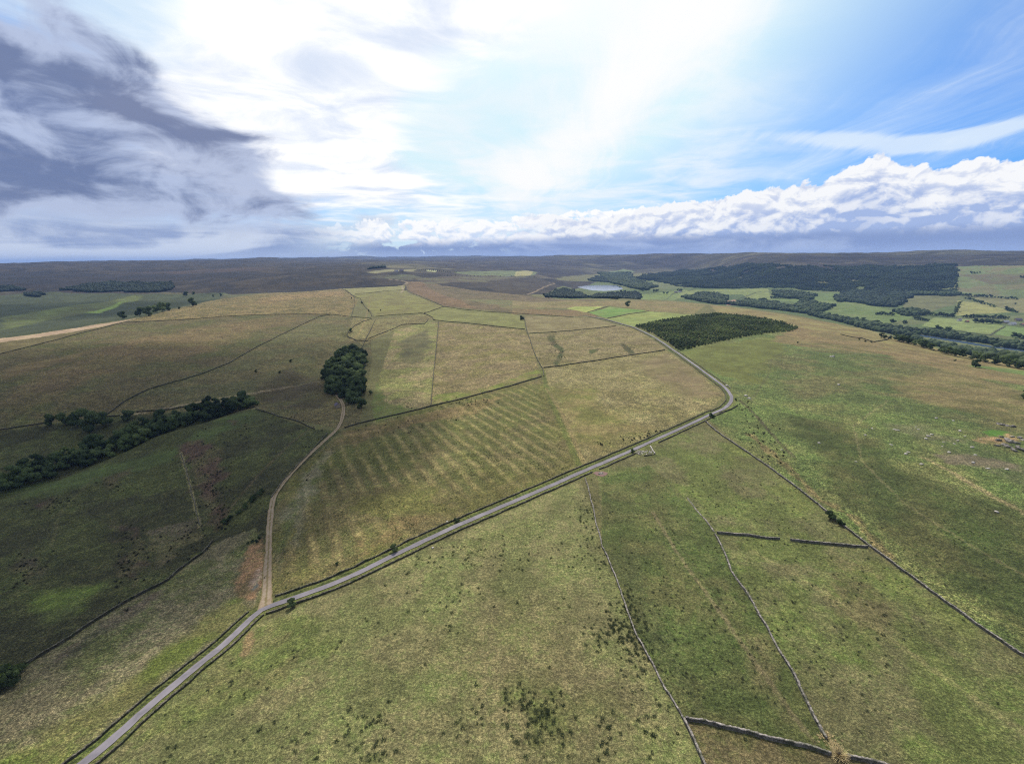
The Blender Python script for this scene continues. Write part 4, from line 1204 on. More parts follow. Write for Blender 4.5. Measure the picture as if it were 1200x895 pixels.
# belt of broadleaf trees along the gill, lower left
G = 'trees of the dark belt in the left valley'
cl = resample(np.array(W([(-30, 575), (0, 570), (30, 563), (62, 553)])), 6.5)
c2_ = resample(np.array(W([(78, 547), (100, 540), (140, 526), (175, 511), (200, 500), (240, 489), (275, 479), (292, 474)])), 6.0)
for base, lb in ((cl, 'dark broadleaf tree in the belt at the left edge below the gap'), (c2_, 'dark broadleaf tree packed in the long slanting belt in the left valley')):
    for off in (-8.0, -1.0, 6.0, 12.0):
        for q in offset(base, off):
            if RG.uniform() < (0.82 if off < 8 else 0.6):
                tree(q + RG.uniform(-2, 2, 2), pick(CROWNS), pick(TRUNKS), RG.uniform(0.85, 1.3), label=lb, group=G)
# round wood by the track
G = 'trees of the round wood by the track'
for q in scatter_poly([(384, 434), (392, 420), (402, 414), (420, 413), (427, 424), (423, 440), (432, 455), (430, 469), (418, 473), (402, 468), (386, 458), (378, 446)], 9.4):
    tree(q, pick(CROWNS), pick(TRUNKS), RG.uniform(1.0, 1.45), label='dark rounded broadleaf tree in the oval wood beside the track', group=G)
for px, s, lb in (((424, 478), 1.05, 'rounded tree standing just below the oval wood, right of the track'), ((417, 472), 0.8, 'yellower small tree at the lower tip of the oval wood'), ((434.5, 462), 0.45, 'single small bush off the right side of the oval wood')):
    tree(W([px])[0], pick(CROWNS) if s != 0.8 else CROWNP[0], TRUNKS[0], s, label=lb)
# single trees and thorns: (px, size, crown set, label)
for px, s, cs, lb in (((108, 506), 2.3, CROWNS, 'largest dark tree of the thorn clump on the left wall'),
                      ((91, 500), 1.5, CROWNS, 'middle tree of the thorn clump left of the largest one'),
                      ((77, 498), 1.3, CROWNS, 'second tree of the thorn clump beside the left wall'),
                      ((60, 499), 1.15, CROWNS, 'outermost left tree of the thorn clump on the wall'),
                      ((122, 499), 1.5, CROWNS, 'tree pressed against the right side of the largest thorn'),
                      ((150, 492), 1.5, CROWNP, 'small round thorn tree standing alone on the wall above the belt'),
                      ((611.5, 375), 1.0, CROWNS, 'lone round tree at the head of the long field wall'),
                      ((1143, 430), 1.15, CROWNS, 'lone dark tree on the pale brow at the right'),
                      ((1203, 468), 1.0, CROWNS, 'dark tree cut by the right edge of the picture'),
                      ((144, 373.5), 1.76, CROWNS, 'small dark tree by the point of the tan field'),
                      ((164, 370), 2.16, CROWNS, 'leftmost tree in the row on the skyline of the brown brow'),
                      ((174, 370), 2.29, CROWNS, 'second tree in the row on the brow'),
                      ((183, 366), 2.03, CROWNS, 'tree standing behind the row on the brow'),
                      ((190, 365.5), 2.43, CROWNS, 'tallest tree near the right end of the row on the brow'),
                      ((197, 364), 2.03, CROWNS, 'rightmost tree of the row on the brow'),
                      ((210, 362), 0.9, CROWNP, 'pale small tree between the row and the broad tree'),
                      ((226, 359), 2.56, CROWNS, 'broad dark tree standing alone right of the row on the brow'),
                      ((218, 347), 2.29, CROWNS, 'tree in the green side valley left of two small ones'),
                      ((227, 345), 1.2, CROWNS, 'smaller tree touching the one in the green side valley'),
                      ((250, 348), 1.2, CROWNP, 'left one of two small pale trees in the side valley'),
                      ((259, 347), 1.5, CROWNS, 'right one of two small trees in the side valley'),
                      ((341, 424), 0.6, BUSH, 'small dark bush alone on the olive slope'),
                      ((300, 436), 0.5, BUSH, 'tiny dark bush at the left foot of the olive slope'),
                      ((328, 437), 0.5, BUSH, 'tiny bush on the olive slope below the dark one'),
                      ((411, 389), 0.7, CROWNS, 'dark thorn in the loop of wall above the wood'),
                      ((412, 350), 0.6, CROWNS, 'thorn against the left branch of the gill head walls'),
                      ((424, 356), 0.7, CROWNS, 'thorn against the right branch of the gill head walls'),
                      ((432, 365), 0.6, CROWNS, 'thorn at the foot of the gill head walls'),
                      ((446, 364), 0.5, CROWNP, 'pale thorn just above the winding wall')):
    if cs in (BUSH, BUSHP): tree(W([px])[0], cs[0], BTRUNK, s * 2, name='thorn_bush', label=lb, cat='bush')
    else: tree(W([px])[0], pick(cs), pick(TRUNKS), s, label=lb)
for px, s, cs, lb in (((342, 711), 1.05, BUSHP, 'green bush on the near wall of the lane, right of the track junction'),
                      ((462, 646), 1.0, BUSHP, 'green bush overhanging the far side of the lane, casting a patch of shade'),
                      ((535, 611), 0.7, BUSHP, 'grey-green low bush against the far lane wall'),
                      ((834, 489), 1.15, BUSH, 'dark hawthorn on the near side of the lane before the bend'),
                      ((973, 608), 1.35, BUSHP, 'feathery green thorn leaning over the long diagonal wall'),
                      ((985, 615), 1.0, BUSH, 'small dark bush just below the feathery thorn on the diagonal wall'),
                      ((395, 661), 0.45, BUSH, 'tiny dark bush on the near lane wall'),
                      ((862, 469), 0.6, BUSH, 'low dark scrub just outside the sharp bend'),
                      ((935, 402), 0.8, BUSH, 'small bush off the right tip of the plantation')):
    tree(W([px])[0], pick(cs), BTRUNK, s, name='thorn_bush', label=lb, cat='bush')
# thicket in the lower left corner
for i, (px, s) in enumerate((((-6, 812), 2.2), ((8, 803), 2.2), ((17, 797), 1.9), ((-12, 800), 2.2), ((4, 792), 1.6), ((22, 787), 1.1))):
    tree(W([px])[0], pick(BUSHP if i % 2 else BUSH), BTRUNK, s, name='thicket_bush', label='leafy bush of the thicket in the lower left corner, at the wall end', cat='bush', group='bushes of the lower left thicket')
# scrub along the stream beside the track
for q in resample(np.array(W([(262, 613), (272, 606), (285, 597), (300, 583), (306, 577)])), 2.4):
    tree(q + RG.uniform(-1, 1, 2), pick(BUSH), BTRUNK, RG.uniform(0.6, 0.95), name='stream_bush', label='dark bush in the low line of scrub on the stream bank left of the track', cat='bush', group='scrub on the stream bank')
for q in W([(291, 637), (296, 635), (301, 636), (304, 632)]):
    tree(q, pick(BUSHP), BTRUNK, RG.uniform(0.4, 0.55), name='gorse_bush', label='grey-green gorse bush above the bare reddish ground', cat='bush', group='gorse above the bare ground')
for q in W([(1007, 398.5), (1014, 400.5), (1021, 401.5), (1094, 411), (1119, 423), (1102, 412)]):
    tree(q, pick(BUSH), BTRUNK, 0.9, name='gorse_bush', label='tiny dark gorse bush on the pale brow above the river woods', cat='bush', group='gorse dots on the pale brow')

# plantation
PL = scatter_poly([(745, 382.5), (775, 376), (815, 370), (838, 367.5), (870, 370), (915, 378), (935, 384), (930, 388), (900, 390.5), (868, 396), (830, 404), (797, 411.5), (786, 409), (765, 393)], 4.9, 0.42, warp=0.3)
PL = PL[np.argsort(np.hypot(PL[:, 0], PL[:, 1]))]
keep = polydist(PL[:, 0], PL[:, 1], [tuple(p) for p in ROAD]) > 7
PL = PL[keep]
print('plantation trees', len(PL))
zpl = height(PL[:, 0], PL[:, 1])
for q, z_ in zip(PL[:290], zpl[:290]):
    single(q, pick(YOUNG), RG.uniform(0.55, 1.15), 'young_tree', 'young tree in the near rows of the dense plantation beside the lane', group='young trees in the near rows of the plantation', z=z_)
YG = [crown_geo(s, r=2.6, h=4.9, lobes=6, leaves=12, leaf=0.7, sub=1, low=0.2, flat=0.95) for s in (91, 92, 93)]
merged('plantation_wood', YG, PL[290:], MYOUNG, 0.55, 1.15, kind='stuff', label='dense young plantation filling the far part of the dark green block beside the lane')


# -- far woods
def blobgeo(seed, r, h, sub=1):
    rg = np.random.default_rng(seed); v, f = ICO[sub]
    v = v * (1 + 0.14 * rg.standard_normal(len(v)))[:, None] * np.array([r, r, h * 0.55]) + np.array([0, 0, h * 0.5]); return v, f


def conegeo(seed, r, h, n=6):
    rg = np.random.default_rng(seed); an = np.arange(n) * 6.2832 / n
    v = np.vstack([np.stack([np.cos(an) * r * rg.uniform(.8, 1.2, n), np.sin(an) * r * rg.uniform(.8, 1.2, n), np.full(n, h * 0.15)], 1),
                   np.stack([np.cos(an + .4) * r * .6, np.sin(an + .4) * r * .6, np.full(n, h * 0.6)], 1), [[0, 0, h]]])
    f = []
    for i in range(n):
        j = (i + 1) % n; f += [[i, j, n + j], [i, n + j, n + i], [n + i, n + j, 2 * n]]
    return v, np.array(f)


CG = [conegeo(s, 4.0, 15) for s in range(3)] + [blobgeo(5, 4.2, 11)]
BG = [blobgeo(s, 6.0, 11) for s in range(10, 14)]
fp = scatter_poly([(735, 327), (760, 322), (800, 317), (860, 313), (930, 313), (1000, 312), (1060, 311.5), (1119, 311), (1121, 342), (1060, 343), (1050, 339), (1000, 342), (905, 337), (870, 338), (800, 337), (770, 330)], 9.0)
print('forest', len(fp))
cl_ = fbm(fp[:, 0], fp[:, 1], 160, 4, 71); c2 = fbm(fp[:, 0] * 0.3, fp[:, 1], 60, 3, 72)
fp = fp[(cl_ < 0.42) & (c2 < 0.5) & (RG.uniform(size=len(fp)) < 0.93)]
hi_ = fbm(fp[:, 0], fp[:, 1], 220, 3, 75) > 0.02
merged('conifer_forest', CG, fp[hi_], MCONI, 0.9, 1.6, kind='stuff', label='tall dark conifer stands on the far valley side')
merged('mixed_forest', CG[:1] + CG[3:] + BG[:1], fp[~hi_], MBROAD, 0.6, 1.15, kind='stuff', label='lower mixed stands among the conifers on the far valley side')
fp = scatter_poly([(1000, 342), (1055, 340), (1068, 345), (1062, 352), (1048, 360), (1020, 358), (985, 352), (978, 349), (990, 344)], 9.0)
merged('oak_wood', BG, fp, MCONI, 0.7, 1.5, kind='stuff', label='broadleaf wood hanging below the conifer forest')
fp = np.vstack([scatter_poly(p_, 10.0) for p_ in (
    [(800, 349), (822, 344), (850, 347), (850, 356), (862, 357.5), (872, 352), (900, 354), (925, 359), (945, 367), (980, 372), (1040, 384), (1100, 407), (1200, 430), (1260, 445), (1260, 424), (1150, 413), (1080, 401), (1000, 382), (940, 367), (880, 360), (830, 355.5)],
    [(1000, 380), (1060, 387), (1110, 392), (1160, 401), (1260, 412), (1260, 419), (1160, 405), (1100, 395), (1040, 388)],
    [(1060, 343), (1121, 342), (1126, 346), (1060, 346.5)], [(905, 341), (930, 342), (955, 346), (950, 351), (925, 350), (906, 346)], [(932, 354), (945, 352), (960, 357), (976, 359), (974, 364), (950, 368), (934, 363)],
    [(985, 348), (978, 351), (982, 354), (992, 352)], [(1050, 366), (1066, 363), (1090, 366), (1088, 370), (1060, 370)],
    [(740, 320), (700, 320), (720, 333), (752, 340), (770, 336), (745, 328)])])
merged('riverside_wood', BG + [blobgeo(15, 4.4, 7)], fp, MBROAD, 0.7, 1.6, kind='stuff', label='broadleaf woods along both banks of the river')
fp = np.vstack([scatter_poly(p_, 11.0) for p_ in ([(640, 349), (648, 342), (660, 338), (680, 344), (690, 349), (670, 350)], [(690, 349), (700, 345), (745, 342), (752, 346), (748, 350), (720, 351)], [(690, 329), (700, 323), (712, 327), (735, 322), (742, 330), (720, 331)])])
merged('larch_wood', BG, fp, MCONI, 0.7, 1.1, kind='stuff', label='woods round the dam of the reservoir')
fp = np.vstack([scatter_poly(p_, 10.0) for p_ in ([(72, 341), (85, 338), (105, 334), (130, 331), (200, 332), (203, 340), (170, 343), (120, 342.5)], [(-40, 337), (24, 337), (24, 341), (-40, 342)], [(32, 344), (50, 344), (49, 348), (32, 348)], [(430, 315.5), (452, 312), (452, 314), (432, 316)])])
merged('moor_edge_wood', BG, fp, MCONI, 0.8, 1.2, kind='stuff', label='dark shelter woods at the foot of the far moor on the left')
print('woods ok')

# individual trees on the valley floor
VT = [((903, 350), (930, 350), 9, 'row of trees by the far farm at the top of the valley'), ((933, 357), (945, 362), 4, 'pair of crowns standing in the green valley field'),
      ((915, 347), (955, 348), 9, 'hedgerow tree in front of the upper valley field'), ((905, 360), (915, 358), 4, 'tree at the left end of the valley fields'),
      ((934, 366), (962, 368), 7, 'tall tree in the clump in the middle of the valley'), ((955, 362), (975, 361), 6, 'hedgerow tree right of the valley clump'),
      ((1026, 369), (1048, 370), 6, 'tree in the short row in the middle of the green valley field'), ((1052, 366), (1068, 370), 5, 'tree on the hedge left of the sloping pasture'),
      ((1056, 363), (1066, 366), 3, 'small tree beside the sloping pasture'), ((1072, 374), (1088, 377), 6, 'round tree of the pair on the pasture hedge'),
      ((1086, 369), (1118, 372), 9, 'thick hedgerow tree below the pale triangular field'), ((1118, 368), (1125, 356), 6, 'tree on the hedge climbing to the forest corner'),
      ((1127, 372), (1182, 374), 15, 'hedgerow tree above the riverside farm'), ((1142, 378), (1174, 380), 10, 'orchard tree round the riverside farm'),
      ((1160, 359), (1166, 361), 3, 'tree on the hedge right of the pale triangular field'), ((1178, 363), (1192, 367), 5, 'tree on the right hedge above the farm'),
      ((1184, 395), (1200, 397), 5, 'tree in the meadow below the farm at the right edge'), ((1126, 346.5), (1192, 351), 16, 'tree in the hedge running right from the forest corner'),
      ((1130, 350), (1158, 358), 7, 'tree on the slanting hedge right of the pale field'), ((1188, 356.5), (1192, 357), 1, 'single tree in the pasture at the right edge'),
      ((1010, 377), (1016, 378), 2, 'riverside tree standing clear of the wood, left one'), ((1022, 379), (1028, 380), 2, 'riverside tree standing clear of the wood, second'),
      ((1042, 378), (1048, 379), 2, 'riverside tree standing clear of the wood, third'), ((1056, 379), (1062, 380), 2, 'riverside tree standing clear of the wood, fourth'),
      ((1120, 326), (1121, 342), 6, 'tree at the straight right edge of the forest'), ((1136, 321), (1150, 320), 4, 'thorn on the grassy hill right of the forest'),
      ((776, 344), (783, 345), 2, 'tree near the small farm below the forest'), ((793, 341), (800, 342), 3, 'tree beside the small farm below the forest'),
      ((765, 343), (772, 341), 3, 'tree on the lane left of the small farm'), ((849, 350), (852, 351), 2, 'dark tree behind the bare pink scar'),
      ((889, 353), (898, 352), 5, 'dark tree right of the tiny barn'), ((700, 327), (735, 326), 9, 'tree round the hamlet beyond the reservoir'),
      ((735, 360), (736, 360), 1, 'tiny lone tree in the field behind the bright pasture'), ((1195, 325), (1200, 326), 2, 'thorn high on the hill at the right edge'),
      ((1096, 386), (1118, 391), 7, 'riverside tree on the far bank above the river bend'), ((1130, 396), (1200, 408), 16, 'tall tree on the far river bank at the right')]
for a, b_, n, lb in VT:
    if n > 4: n = int(n * 1.5)
    t_ = (np.arange(n) + 0.5) / n
    for px, py in zip(a[0] + (b_[0] - a[0]) * t_, a[1] + (b_[1] - a[1]) * t_):
        q = np.array(W([(px, py)])[0]) + RG.uniform(-3, 3, 2) * (1 if n > 1 else 0)
        single(q, pick(FARTREE), RG.uniform(1.0, 1.9) * 1.15, 'valley_tree', lb, group=(lb + 's') if n > 1 else None)
nb = resample(np.array(W([(1040, 397), (1080, 406), (1120, 417), (1160, 425), (1200, 433)])), 12)
for q in nb:
    for k_ in range(2):
        single(q + RG.uniform(-6, 6, 2) + np.array([0, 9.0 * k_]), pick(FARTREE + FARPALE), RG.uniform(0.8, 1.6), 'valley_tree', 'mixed green tree on the slope below the pale brow, right', group='trees on the slope below the pale brow')
for i_ in range(26):                               # thin line of trees on the far moor rim, centre
    px = 520 + i_ * 4.4; q = W([(px + RG.uniform(-1, 1), 323.5 + (px - 520) * 0.01 + RG.uniform(-.4, .4))])[0]
    single(q, pick(FARTREE), RG.uniform(0.4, 0.9), 'valley_tree', 'tiny dark tree in the thin line behind the middle moor', group='thin line of trees behind the middle moor')
for i_ in range(22):
    px = 484 + i_ * 2.4; q = W([(px, 315.5 + (px - 484) * 0.085 + RG.uniform(-.3, .3))])[0]
    single(q, pick(FARTREE), RG.uniform(0.6, 1.1), 'valley_tree', 'dark tree in the shelter belt right of the pale hilltop field', group='shelter belt by the pale hilltop field')
print('trees ok')

# ------------------------------------------------------------------ rushes and tussocks
def tuft_geo(seed, n=16, h=0.9, r=0.5):
    rg = np.random.default_rng(seed); VS, FS = [], []
    for i in range(n):
        a = rg.uniform(0, 6.28); q = rg.uniform(0, 0.35) * r; b0 = np.array([math.cos(a) * q, math.sin(a) * q, -0.05])
        tip = b0 + np.array([math.cos(a) * rg.uniform(.2, 1) * r, math.sin(a) * rg.uniform(.2, 1) * r, h * rg.uniform(.6, 1.1)])
        s = np.array([-math.sin(a), math.cos(a), 0]) * 0.10
        VS += [b0 - s, b0 + s, tip]; FS.append([3 * i, 3 * i + 1, 3 * i + 2])
    return np.array(VS), np.array(FS)


TG = [tuft_geo(s, 22, 0.5, 0.75) for s in range(5)]


def tuft_cloud(clusters):
    out = []
    for px, py, sx_, sy_, n in clusters:
        p = np.stack([px + RG.standard_normal(n) * sx_, py + RG.standard_normal(n) * sy_], 1)
        out.append(np.array(W([tuple(q) for q in p])))
    o_ = np.vstack(out)
    return o_[polydist(o_[:, 0], o_[:, 1], [tuple(p) for p in ROAD[::3]]) > 6.5]


pts = tuft_cloud([(612, 822, 16, 12, 80), (625, 862, 14, 12, 60), (640, 835, 14, 10, 60), (728, 730, 16, 14, 170), (705, 742, 9, 10, 60), (752, 760, 8, 14, 50),
                  (430, 850, 22, 14, 60), (440, 880, 10, 10, 24), (560, 850, 14, 14, 30), (700, 860, 26, 14, 46), (560, 655, 50, 8, 90), (610, 640, 50, 12, 80), (520, 700, 60, 20, 60),
                  (340, 690, 26, 10, 20), (350, 870, 34, 16, 34), (470, 740, 60, 20, 34), (760, 850, 20, 14, 30), (688, 620, 6, 24, 60), (692, 600, 4, 18, 40), (705, 655, 8, 16, 30),
                  (735, 700, 4, 24, 60), (742, 745, 4, 14, 40), (280, 820, 30, 14, 20), (200, 870, 20, 12, 16), (310, 780, 30, 14, 20)])
pts = pts[::2]
merged('rush_tufts', TG, pts, MRUSH, 0.6, 1.3, kind='stuff', label='dark rush tufts scattered over the near pasture')
pts = tuft_cloud([(835, 560, 30, 22, 160), (900, 600, 30, 26, 120), (980, 560, 50, 30, 200), (1080, 640, 60, 40, 260), (760, 620, 40, 30, 160), (800, 700, 40, 40, 160), (900, 700, 50, 40, 160),
                  (1000, 760, 60, 50, 160), (760, 760, 20, 30, 160), (850, 800, 40, 30, 120)])
pts = pts[::2]
merged('sedge_tufts', TG, pts, MSEDGE, 0.5, 1.0, kind='stuff', label='low sedge tufts over the right-hand pastures')
MBRACKEN = foliage('bracken', (0.075, 0.068, 0.040), (0.150, 0.130, 0.080))
# heathery clumps on the left valley side and along the ridged field
SG = [crown_geo(s, r=0.9, h=0.8, lobes=5, leaves=16, leaf=0.35, sub=1, low=0.0) for s in (101, 102, 103)]
pts = tuft_cloud([(235, 535, 14, 14, 120), (252, 575, 9, 22, 150), (262, 605, 6, 8, 50), (150, 650, 10, 26, 90), (70, 590, 14, 5, 60), (30, 665, 14, 14, 60), (215, 635, 18, 12, 80),
                  (288, 500, 3, 14, 40), (130, 568, 14, 5, 40), (525, 474, 25, 4, 60), (555, 470, 12, 3, 40), (480, 500, 40, 8, 60), (650, 405, 4, 7, 60), (657, 417, 3, 6, 40), (732, 407, 6, 4, 30),
                  (760, 508, 12, 4, 60), (745, 512, 14, 4, 30), (705, 522, 6, 3, 16), (880, 500, 8, 12, 60), (900, 525, 8, 12, 50), (350, 490, 20, 14, 60), (365, 520, 10, 20, 40), (870, 473, 8, 3, 30)])
pts = pts[::2]
merged('bracken_clumps', SG, pts, MBRACKEN, 0.4, 1.0, kind='stuff', label='dark bracken and heather clumps on damp ground')
c_ = FIELD_RF
xs = RG.uniform(min(p[0] for p in c_), max(p[0] for p in c_), 16000); ys = RG.uniform(min(p[1] for p in c_), max(p[1] for p in c_), 16000)
cc_ = (xs * CAZ + ys * SAZ) + fbm(xs, ys, 60, 2, 77) * 2.0
k_ = inside(xs, ys, c_) & (np.sin(cc_ * 2 * math.pi / 9.5) < 0.0) & (fbm(xs, ys, 22, 3, 88) > 0.0)
merged('furrow_rushes', TG, np.stack([xs[k_], ys[k_]], 1), MSEDGE, 0.4, 0.9, kind='stuff', label='rushes growing in lines along the wet furrows')


# ------------------------------------------------------------------ stones
def stone_geo(seed, sub=2):
    rg = np.random.default_rng(seed); v, f = ICO[sub]
    d = 1 + 0.22 * np.round(rg.uniform(-1, 1, len(v)), 1)
    v = v * d[:, None]
    for _ in range(5):
        n = rg.standard_normal(3); n /= np.linalg.norm(n); k = rg.uniform(0.45, 0.8)
        dd = v @ n; v = v - np.clip(dd - k, 0, None)[:, None] * n
    return v * np.array([1, 0.75, 0.5]), f


MPST = stone_mat('pale_gritstone', (176, 168, 156), (206, 198, 186), (150, 146, 124), 1.3, lichen_shade=False)
STONES = [trimesh('boulder', stone_geo(s), MPST) for s in range(6)]
STG = [trimesh('boulder', stone_geo(s), MST) for s in range(6, 10)]


def stone(px, s, lb, group=None, me=None, nm='boulder'):
    o = single(W([px])[0], me or pick(STONES), s, nm, lb, 'boulder', group)
    o.location.z += s * 0.12
    return o


stone((524, 611), 0.75, 'white boulder against the far wall of the lane')
stone((507, 642), 0.8, 'white boulder in the near pasture below the lane wall')
stone((852, 452), 2.2, 'pale slab just outside the lane above the sharp bend')
stone((855, 454.5), 1.5, 'smaller pale slab touching the one above the bend')
stone((874, 464), 1.7, 'cream boulder at the end of the scrub right of the bend')
stone((878, 467), 2.0, 'larger cream boulder right of the bend')
stone((975, 418), 4.2, 'long white slab on the crest of the right-hand hill')
stone((983, 451), 1.8, 'grey boulder on the shoulder of the right-hand hill')
G = 'stones scattered over the right-hand hill'
for px in [(960, 519), (1022, 502), (1014, 510), (1048, 503), (1052, 504.5), (1076, 503), (1088, 511), (1092, 509), (1085, 514), (1106, 518), (1104, 523), (1122, 516), (1139, 524), (1149, 515), (1062, 532), (1044, 521), (1073, 500),
           (1080, 544), (1003, 541), (1065, 530), (1097, 490), (1117, 493), (1125, 505), (1131, 511), (1140, 542), (1158, 549), (1168, 600), (1118, 520), (916, 527), (1112, 530), (1180, 550), (1143, 533)]:
    stone(px, RG.uniform(0.7, 1.5), 'pale stone among the scatter on the right-hand hill', G)
G = 'rocks of the outcrop at the right edge'
for px in [(1173, 512), (1180, 515), (1184, 518), (1190, 519), (1170, 516), (1178, 521), (1183, 524), (1192, 523), (1196, 527), (1188, 528), (1200, 516), (1168, 522), (1174, 498), (1180, 499), (1187, 500), (1170, 497), (1206, 522), (1210, 528), (1186, 512), (1195, 513)]:
    o = stone(px, RG.uniform(1.4, 2.6), 'flat grey rock of the broken outcrop near the right edge', G, pick(STG), 'outcrop_rock')
    o['category'] = 'rock'
# rubble ring beside the lane
mr, n_, b = new_mat('burnt_earth'); b.inputs['Base Color'].default_value = (0.20, 0.125, 0.105, 1)
c0_ = np.array(W([(704, 555)])[0])


def disc(name, c, rx, ry, mat, lift, **props):
    an = np.linspace(0, 2 * math.pi, 40, endpoint=False); rg = 1 + 0.1 * np.sin(an * 3) + 0.06 * np.sin(an * 7)
    v = [[c[0], c[1], 0]]
    for k_ in (0.5, 1.0):
        v += [[c[0] + math.cos(a) * rx * q * k_, c[1] + math.sin(a) * ry * q * k_, 0] for a, q in zip(an, rg)]
    v = np.array(v); v[:, 2] = height(v[:, 0], v[:, 1]) + lift
    f = [[0, 1 + i, 1 + (i + 1) % 40] for i in range(40)]
    for i in range(40):
        j = (i + 1) % 40; f += [[1 + i, 41 + i, 41 + j], [1 + i, 41 + j, 1 + j]]
    return link(name, fast_mesh(name, v, np.array(f), True), mat, **props)


disc('scorched_ground', c0_, 3.9, 3.2, mr, 0.10, kind='structure')
for i_ in range(14):
    a = RG.uniform(0, 6.28); q = RG.uniform(0, 1.9)
    o = single(c0_ + np.array([math.cos(a) * q, math.sin(a) * q + 0.8]), pick(STG), RG.uniform(0.6, 1.2), 'rubble_stone', 'grey stone in the small heap on the pink scorched patch by the lane', 'stone', 'stones heaped on the scorched patch')
# ruined sheepfold: low stone sides, one pale tall side, tumbled stones inside
root = bpy.data.objects.new('sheepfold', None); COL.objects.link(root)
SF = W([(745, 531), (752, 526), (762, 523.5), (767.5, 532), (755, 534.5)])
root.location = (SF[3][0], SF[3][1], float(height(np.array([SF[3][0]]), np.array([SF[3][1]]))[0]))
root['label'] = 'small ruined stone sheepfold beside the lane with one pale end wall'; root['category'] = 'sheepfold'


def fold_side(name, a, b_, mat, h, ruin, label=None):
    me = wall_mesh(np.array([a, b_]), h, seed=int(abs(a[0] * 7)) % 999, ruin=ruin, step=0.6)
    o = link(name, me, mat, root)
    o.location = -root.location
    if label: o['label'] = label
    return o


fold_side('end_wall', SF[2], SF[3], MPST, 1.2, 0.1, 'pale end wall')
fold_side('front_wall', SF[3], SF[4], MSD, 1.0, 0.45)
fold_side('broken_wall', SF[4], SF[0], MSD, 0.8, 0.8, 'collapsed front corner')
for i_ in range(46):
    px = (745 + RG.uniform(0, 19), 529.5 + RG.uniform(-2.5, 3.2))
    single(W([px])[0], pick(STG + STONES[:2]), RG.uniform(0.4, 1.1), 'fallen_stone', 'fallen stone in and around the ruined sheepfold', 'stone', 'fallen stones of the sheepfold')
tree(W([(741.5, 530.5)])[0], BUSH[0], BTRUNK, 0.85, name='elder_bush', label='dark elder bush at the left corner of the ruined sheepfold', cat='bush')

# dry splayed bush over the wall junction at the bottom
mdry, n_, b = new_mat('dry_twigs')
pos = V(n_.nodes.new('ShaderNodeNewGeometry').outputs['Position'])
n_.links.new(mixc(ss(noise(pos, 3.0, 3, 0.6), 0.35, 0.65), lin((160, 140, 98)), lin((200, 182, 136))).s, b.inputs['Base Color'])
rg = np.random.default_rng(5); VS, FS, k = [], [], 0
for i_ in range(240):
    a = rg.uniform(0, 6.28); q = rg.uniform(0, 0.7); L = rg.uniform(1.0, 3.4)
    az_b = a; lean = rg.uniform(0.15, 0.85)
    b0 = np.array([math.cos(a) * q, math.sin(a) * q, -0.2])
    p0 = b0
    for s_ in range(3):
        d_ = np.array([math.cos(az_b) * lean, math.sin(az_b) * lean, math.sqrt(max(0.05, 1 - lean**2)) * (1 - 0.25 * s_)]); p1 = p0 + d_ * L / 3
        w_ = 0.06 * (1 - 0.28 * s_); sd_ = np.array([-math.sin(az_b), math.cos(az_b), 0]) * w_
        VS += [p0 - sd_, p0 + sd_, p1 + sd_ * 0.7, p1 - sd_ * 0.7]; FS.append([k, k + 1, k + 2, k + 3]); k += 4
        p0 = p1; az_b += rg.uniform(-0.35, 0.35); lean = min(0.95, lean + 0.1)
cb = W([(983, 886)])[0]; zb = float(height(np.array([cb[0]]), np.array([cb[1]]))[0])
e = bpy.data.objects.new('dry_bush', None); COL.objects.link(e); e.location = (cb[0], cb[1], zb)
e['label'] = 'pale splayed dry bush covering the gap in the wall at the bottom edge'; e['category'] = 'bush'
link('twigs', fast_mesh('twigs', np.array(VS), np.array(FS)), mdry, e)
v_, f_ = trunk_geo(0.14, 0.8, 9, 6, 1.0, 0.9); link('stem', trimesh('stem', (v_, f_), mbk), None, e)
pts = tuft_cloud([(978, 876, 4, 6, 70), (966, 862, 4, 6, 40)])
merged('straw_tufts', TG, pts[::2], mdry, 0.4, 0.9, kind='stuff', label='pale straw tufts trailing up the slope from the dry bush')


# ------------------------------------------------------------------ buildings
def plain_mat(name, c, rough=0.85, nz=3.0, amt=0.25):
    m_, n_, b = new_mat(name)
    pos = V(n_.nodes.new('ShaderNodeTexCoord').outputs['Object'])
    l = lin(c)
    n_.links.new(mixc(ss(noise(pos, nz, 4, 0.65), 0.3, 0.7), tuple(v * (1 - amt) for v in l), tuple(min(1, v * (1 + amt)) for v in l)).s, b.inputs['Base Color'])
    b.inputs['Roughness'].default_value = rough
    return m_


MSLATE = plain_mat('slate', (98, 90, 106)); MSTONE = plain_mat('house_stone', (150, 138, 118)); MWHITE = plain_mat('limewash', (226, 222, 214), amt=.08)
MDOOR = plain_mat('dark_timber', (70, 56, 44)); MGLASS = plain_mat('window_glass', (36, 42, 48), 0.15); MPINK = plain_mat('clay_tile', (160, 112, 92))
MSHEET = plain_mat('grey_sheet_roof', (150, 152, 158))


def box_faces(x0, x1, y0, y1, z0, z1):
    v = np.array([[x, y, z] for z in (z0, z1) for y in (y0, y1) for x in (x0, x1)])
    f = np.array([[0, 2, 3, 1], [4, 5, 7, 6], [0, 1, 5, 4], [2, 6, 7, 3], [0, 4, 6, 2], [1, 3, 7, 5]])
    return v, f


